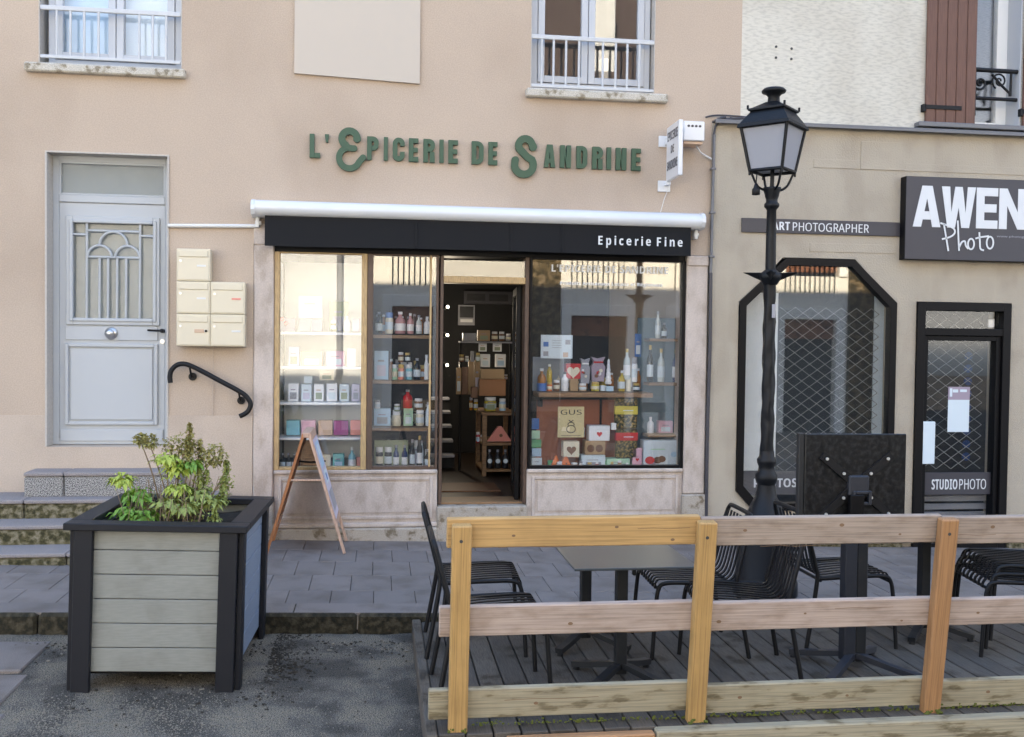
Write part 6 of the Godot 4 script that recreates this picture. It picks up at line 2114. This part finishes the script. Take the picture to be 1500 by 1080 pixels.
	item("box", 2.005, 0.627, -0.22, 0.226, 0.127, "p_pale", "pale blue and white box at the bottom centre of the right window", "print")
	item("box", 2.244, 0.626, -0.22, 0.221, 0.095, "p_mint", "white and mint box right of the pale blue box at the bottom", "print")
	item("tent", 1.649, 0.629, -0.22, 0.108, 0.120, "p_orange", "left one of two orange triangular bags", "")
	item("tent", 1.742, 0.629, -0.22, 0.115, 0.121, "p_orange", "right one of two orange triangular bags", "")
	item("card", 1.451, 0.997, -0.22, 0.069, 0.101, "p_blue", "blue leaflet at the top of the leaflet column", "")
	item("card", 1.456, 0.909, -0.22, 0.076, 0.076, "p_mint", "pale green leaflet below the blue leaflet", "")
	item("card", 1.463, 0.826, -0.22, 0.089, 0.076, "p_green", "bright green leaflet in the leaflet column", "")
	item("card", 1.465, 0.744, -0.22, 0.089, 0.076, "p_sky", "light blue leaflet in the leaflet column", "")
	item("card", 1.469, 0.630, -0.22, 0.095, 0.101, "p_pale", "white leaflet at the bottom of the leaflet column", "print")
	item("box", 2.425, 0.625, -0.22, 0.092, 0.193, "p_pink", "pink carton with a red motif left of the chocolate box", "heartsmall")
	item("box", 2.656, 0.624, -0.22, 0.344, 0.270, "p_pale", "large white chocolate box with a picture of sweets", "choc")
	item("bottle", 1.527, 1.361, -0.42, 0.045, 0.115, "p_black", "black bottle, first from left in back row on the long shelf", "label")
	item("jar", 1.613, 1.362, -0.42, 0.044, 0.100, "p_white", "white jar, second from left in back row on the long shelf", "print")
	item("bottle", 1.698, 1.362, -0.42, 0.051, 0.145, "p_cream", "cream bottle, third from left in back row on the long shelf", "")
	item("jar", 1.784, 1.363, -0.42, 0.064, 0.113, "g_dark", "dark jar, fourth from left in back row on the long shelf", "print")
	item("jar", 1.869, 1.363, -0.42, 0.050, 0.108, "p_cream", "cream jar, fifth from left in back row on the long shelf", "")
	item("bottle", 1.955, 1.364, -0.42, 0.054, 0.161, "g_amber", "amber bottle, sixth from left in back row on the long shelf", "")
	item("jar", 2.041, 1.364, -0.42, 0.065, 0.121, "p_white", "white jar, seventh from left in back row on the long shelf", "")
	item("bottle", 2.128, 1.365, -0.42, 0.063, 0.151, "g_gold", "golden bottle, eighth from left in back row on the long shelf", "")
	item("bottle", 2.214, 1.365, -0.42, 0.053, 0.154, "g_amber", "amber bottle, ninth from left in back row on the long shelf", "")
	item("jar", 2.301, 1.366, -0.42, 0.062, 0.119, "p_white", "white jar, tenth from left in back row on the long shelf", "")
	item("bottle", 2.388, 1.366, -0.42, 0.049, 0.157, "p_sage", "grey green bottle, eleventh from left in back row on the long shelf", "label")
	item("bottle", 2.475, 1.367, -0.42, 0.047, 0.197, "g_amber", "amber bottle, twelfth from left in back row on the long shelf", "")
	item("bottle", -0.006, 1.863, -0.42, 0.038, 0.179, "p_black", "black bottle, first from left in back row of the top wooden shelf", "")
	item("bottle", 0.050, 1.864, -0.42, 0.045, 0.176, "g_amber", "amber bottle, second from left in back row of the top wooden shelf", "label")
	item("bottle", 0.106, 1.865, -0.42, 0.046, 0.192, "g_clear", "clear bottle, third from left in back row of the top wooden shelf", "label")
	item("bottle", 0.163, 1.866, -0.42, 0.037, 0.160, "g_dark", "dark bottle, fourth from left in back row of the top wooden shelf", "label")
	item("bottle", 0.219, 1.866, -0.42, 0.035, 0.162, "g_amber", "amber bottle, fifth from left in back row of the top wooden shelf", "label")
	item("bottle", 0.276, 1.867, -0.42, 0.039, 0.160, "p_black", "black bottle, sixth from left in back row of the top wooden shelf", "")
	item("bottle", 0.333, 1.868, -0.42, 0.035, 0.183, "p_black", "black bottle, seventh from left in back row of the top wooden shelf", "")
	item("bottle", 0.390, 1.869, -0.42, 0.041, 0.149, "g_amber", "amber bottle, eighth from left in back row of the top wooden shelf", "")
	item("bottle", 0.447, 1.869, -0.42, 0.035, 0.141, "g_amber", "amber bottle, ninth from left in back row of the top wooden shelf", "")
	item("bottle", 0.123, 1.442, -0.42, 0.047, 0.190, "g_amber", "amber bottle, first from left in back row of the second wooden shelf", "")
	item("jar", 0.179, 1.442, -0.42, 0.038, 0.184, "p_white", "white jar, second from left in back row of the second wooden shelf", "print")
	item("box", 0.236, 1.442, -0.42, 0.055, 0.160, "p_white", "white box, third from left in back row of the second wooden shelf", "")
	item("jar", 0.293, 1.443, -0.42, 0.042, 0.159, "p_cream", "cream jar, fourth from left in back row of the second wooden shelf", "")
	item("jar", 0.350, 1.443, -0.42, 0.044, 0.174, "p_black", "black jar, fifth from left in back row of the second wooden shelf", "print")
	item("jar", 0.407, 1.444, -0.42, 0.044, 0.133, "g_amber", "amber jar, sixth from left in back row of the second wooden shelf", "")
	item("bottle", 0.464, 1.444, -0.42, 0.049, 0.149, "g_amber", "amber bottle, seventh from left in back row of the second wooden shelf", "")
	item("bottle", 0.001, 1.011, -0.42, 0.035, 0.123, "g_amber", "amber bottle, first from left in back row of the third wooden shelf", "")
	item("bottle", 0.052, 1.011, -0.42, 0.038, 0.125, "p_brown", "brown bottle, second from left in back row of the third wooden shelf", "")
	item("bottle", 0.102, 1.011, -0.42, 0.051, 0.107, "p_cream", "cream bottle, third from left in back row of the third wooden shelf", "")
	item("bottle", 0.152, 1.011, -0.42, 0.050, 0.148, "p_white", "white bottle, fourth from left in back row of the third wooden shelf", "")
	item("bottle", 0.202, 1.011, -0.42, 0.042, 0.146, "p_brown", "brown bottle, fifth from left in back row of the third wooden shelf", "")
	item("bottle", 0.253, 1.011, -0.42, 0.042, 0.136, "p_sage", "grey green bottle, sixth from left in back row of the third wooden shelf", "")
	item("bottle", 0.303, 1.011, -0.42, 0.045, 0.162, "g_dark", "dark bottle, seventh from left in back row of the third wooden shelf", "")
	item("jar", 0.354, 1.011, -0.42, 0.050, 0.208, "g_dark", "dark jar, eighth from left in back row of the third wooden shelf", "print")
	item("jar", 0.405, 1.011, -0.42, 0.050, 0.107, "g_dark", "dark jar, ninth from left in back row of the third wooden shelf", "print")
	item("bottle", 0.455, 1.011, -0.42, 0.046, 0.202, "p_black", "black bottle, tenth from left in back row of the third wooden shelf", "")
	item("bottle", 0.004, 0.630, -0.42, 0.040, 0.198, "g_dark", "dark bottle, first from left in back row on the narrow window's floor", "label")
	item("bottle", 0.055, 0.630, -0.42, 0.049, 0.154, "p_pale", "pale bottle, second from left in back row on the narrow window's floor", "")
	item("bottle", 0.105, 0.630, -0.42, 0.043, 0.253, "g_dark", "dark bottle, third from left in back row on the narrow window's floor", "")
	item("jar", 0.155, 0.629, -0.42, 0.048, 0.222, "p_pale", "pale jar, fourth from left in back row on the narrow window's floor", "print")
	item("bottle", 0.206, 0.629, -0.42, 0.046, 0.162, "p_pale", "pale bottle, fifth from left in back row on the narrow window's floor", "")
	item("bottle", 0.256, 0.629, -0.42, 0.044, 0.252, "p_black", "black bottle, sixth from left in back row on the narrow window's floor", "")
	item("bottle", 0.307, 0.629, -0.42, 0.049, 0.162, "p_grey", "grey bottle, seventh from left in back row on the narrow window's floor", "")
	item("jar", 0.357, 0.628, -0.42, 0.035, 0.248, "p_pale", "pale jar, eighth from left in back row on the narrow window's floor", "print")
	item("bottle", 0.408, 0.628, -0.42, 0.039, 0.244, "p_pale", "pale bottle, ninth from left in back row on the narrow window's floor", "")
	item("jar", 0.459, 0.628, -0.42, 0.036, 0.164, "p_pale", "pale jar, tenth from left in back row on the narrow window's floor", "")
	item("box", 1.611, 0.626, -0.24, 0.063, 0.077, "p_green", "green box, first from left in front row at the right window's foot", "print")
	item("jar", 1.682, 0.626, -0.24, 0.067, 0.069, "p_pale", "pale jar, second from left in front row at the right window's foot", "print")
	item("box", 1.753, 0.626, -0.24, 0.049, 0.075, "p_teal", "teal box, third from left in front row at the right window's foot", "print")
	item("jar", 1.825, 0.625, -0.24, 0.066, 0.057, "p_kraft", "kraft brown jar, fourth from left in front row at the right window's foot", "print")
	item("jar", 1.896, 0.625, -0.24, 0.046, 0.072, "p_white", "white jar, fifth from left in front row at the right window's foot", "print")
	item("jar", 1.968, 0.625, -0.24, 0.063, 0.063, "p_kraft", "kraft brown jar, sixth from left in front row at the right window's foot", "print")
	item("jar", 2.039, 0.624, -0.24, 0.056, 0.065, "p_red", "red jar, seventh from left in front row at the right window's foot", "print")
	item("box", 2.111, 0.624, -0.24, 0.069, 0.074, "p_green", "green box, eighth from left in front row at the right window's foot", "print")
	item("jar", 2.183, 0.624, -0.24, 0.054, 0.068, "p_kraft", "kraft brown jar, ninth from left in front row at the right window's foot", "")
	item("jar", 2.255, 0.623, -0.24, 0.058, 0.081, "p_kraft", "kraft brown jar, tenth from left in front row at the right window's foot", "")
	item("jar", 2.328, 0.623, -0.24, 0.052, 0.060, "p_green", "green jar, eleventh from left in front row at the right window's foot", "")
	item("box", 2.401, 0.622, -0.24, 0.049, 0.050, "p_green", "green box, twelfth from left in front row at the right window's foot", "print")
	item("box", 1.777, 0.908, -0.42, 0.069, 0.084, "p_cream", "cream box, first from left in row before the terracotta board", "print")
	item("box", 1.856, 0.908, -0.42, 0.062, 0.070, "p_cream", "cream box, second from left in row before the terracotta board", "")
	item("box", 1.936, 0.908, -0.42, 0.054, 0.086, "p_white", "white box, third from left in row before the terracotta board", "print")
	item("box", 2.015, 0.908, -0.42, 0.065, 0.118, "p_red", "red box, fourth from left in row before the terracotta board", "print")
	item("box", 2.095, 0.908, -0.42, 0.058, 0.103, "p_white", "white box, fifth from left in row before the terracotta board", "print")
	item("box", 2.175, 0.908, -0.42, 0.063, 0.108, "p_cream", "cream box, sixth from left in row before the terracotta board", "")
	item("jar", 1.032, 1.037, -2.15, 0.039, 0.147, "g_amber", "amber jar, first from left in row at the display table's left end", "")
	item("jar", 1.085, 1.037, -2.15, 0.049, 0.124, "g_gold", "golden jar, second from left in row at the display table's left end", "")
	item("jar", 1.092, 0.692, -1.95, 0.040, 0.118, "p_red", "red jar, first from left in row on the display table's middle shelf", "print")
	item("jar", 1.145, 0.692, -1.95, 0.051, 0.086, "p_kraft", "kraft brown jar, second from left in row on the display table's middle shelf", "")
	item("box", 0.904, 1.203, -2.30, 0.056, 0.300, "p_kraft", "kraft brown box, first from left in stack behind the display table", "print")
	item("box", 0.974, 1.203, -2.30, 0.070, 0.309, "p_brown", "brown box, second from left in stack behind the display table", "")
	item("box", 1.043, 1.203, -2.30, 0.064, 0.386, "p_kraft", "kraft brown box, third from left in stack behind the display table", "")
	item("box", 1.112, 1.204, -2.30, 0.064, 0.383, "p_kraft", "kraft brown box, fourth from left in stack behind the display table", "print")
	item("jar", 0.928, 1.573, -2.25, 0.053, 0.080, "p_brown", "brown jar, first from left in dim row below the rear shelf", "")
	item("jar", 0.989, 1.574, -2.25, 0.041, 0.063, "p_grey", "grey jar, second from left in dim row below the rear shelf", "print")
	item("box", 1.051, 1.574, -2.25, 0.037, 0.120, "p_grey", "grey box, third from left in dim row below the rear shelf", "")
	item("jar", 1.112, 1.575, -2.25, 0.047, 0.099, "p_sage", "grey green jar, fourth from left in dim row below the rear shelf", "print")
	item("jar", 1.156, 1.378, -2.20, 0.049, 0.061, "p_cream", "cream jar, first from left in row on the upper cardboard box", "")
	item("jar", 1.210, 1.378, -2.20, 0.045, 0.062, "p_cream", "cream jar, second from left in row on the upper cardboard box", "")
	item("jar", 1.264, 1.378, -2.20, 0.048, 0.050, "p_cream", "cream jar, third from left in row on the upper cardboard box", "print")
	item("jar", 1.317, 1.379, -2.20, 0.036, 0.055, "p_cream", "cream jar, fourth from left in row on the upper cardboard box", "")
	item("jar", 1.371, 1.379, -2.20, 0.038, 0.059, "p_brown", "brown jar, fifth from left in row on the upper cardboard box", "print")
	item("jar", 1.425, 1.380, -2.20, 0.041, 0.055, "p_brown", "brown jar, sixth from left in row on the upper cardboard box", "print")
	item("box", 1.044, 1.188, -1.90, 0.073, 0.119, "p_brown", "brown tin at the left of the display table top", "")
	item("box", 1.242, 1.211, -1.90, 0.290, 0.181, "p_card", "orange brown cardboard display box on the table inside the shop", "")
	item("box", 1.240, 1.397, -1.90, 0.261, 0.106, "p_kraft", "upper cardboard display box on the table inside the shop", "")
	item("jar", 1.218, 1.047, -1.90, 0.133, 0.150, "p_yellow", "yellow tin at the edge of the table inside the shop", "print")
	item("jar", 1.353, 1.048, -1.90, 0.074, 0.135, "p_sky", "pale blue jar at the edge of the table inside the shop", "")
	item("tent", 1.327, 0.712, -1.90, 0.269, 0.164, "p_coral", "red triangular packet on the middle shelf of the table inside the shop", "")
	item("card", 1.160, 1.691, -2.20, 0.091, 0.100, "p_white", "white framed card left, below the rear shelf", "print")
	item("card", 1.325, 1.692, -2.20, 0.099, 0.101, "p_white", "white framed card right, below the rear shelf", "print")
	item("box", 1.192, 1.515, -2.20, 0.106, 0.146, "p_white", "left white packet behind the cardboard boxes", "print")
	item("box", 1.365, 1.517, -2.20, 0.114, 0.147, "p_white", "right white packet behind the cardboard boxes", "print")
	item("box", 1.009, 1.807, -2.20, 0.144, 0.089, "p_grey", "grey cartons at the left of the rear shelf", "")
	item("box", 1.173, 1.809, -2.20, 0.137, 0.120, "p_kraft", "light brown carton on the rear shelf", "print")
	item("jar", 1.293, 1.811, -2.20, 0.068, 0.104, "p_brown", "first brown jar on the rear shelf right of the carton", "")
	item("jar", 1.374, 1.812, -2.20, 0.060, 0.104, "p_brown", "second brown jar on the rear shelf right of the carton", "")
	item("jar", 1.447, 1.813, -2.20, 0.053, 0.081, "p_grey", "grey jar at the right end of the rear shelf", "")
	item("bottle", 1.212, 0.427, -1.85, 0.072, 0.201, "p_black", "left one of three black bottles with round labels on the low shelf inside", "round")
	item("bottle", 1.301, 0.426, -1.85, 0.072, 0.201, "p_black", "middle one of three black bottles with round labels on the low shelf inside", "round")
	item("bottle", 1.384, 0.426, -1.85, 0.073, 0.201, "p_black", "right one of three black bottles with round labels on the low shelf inside", "round")
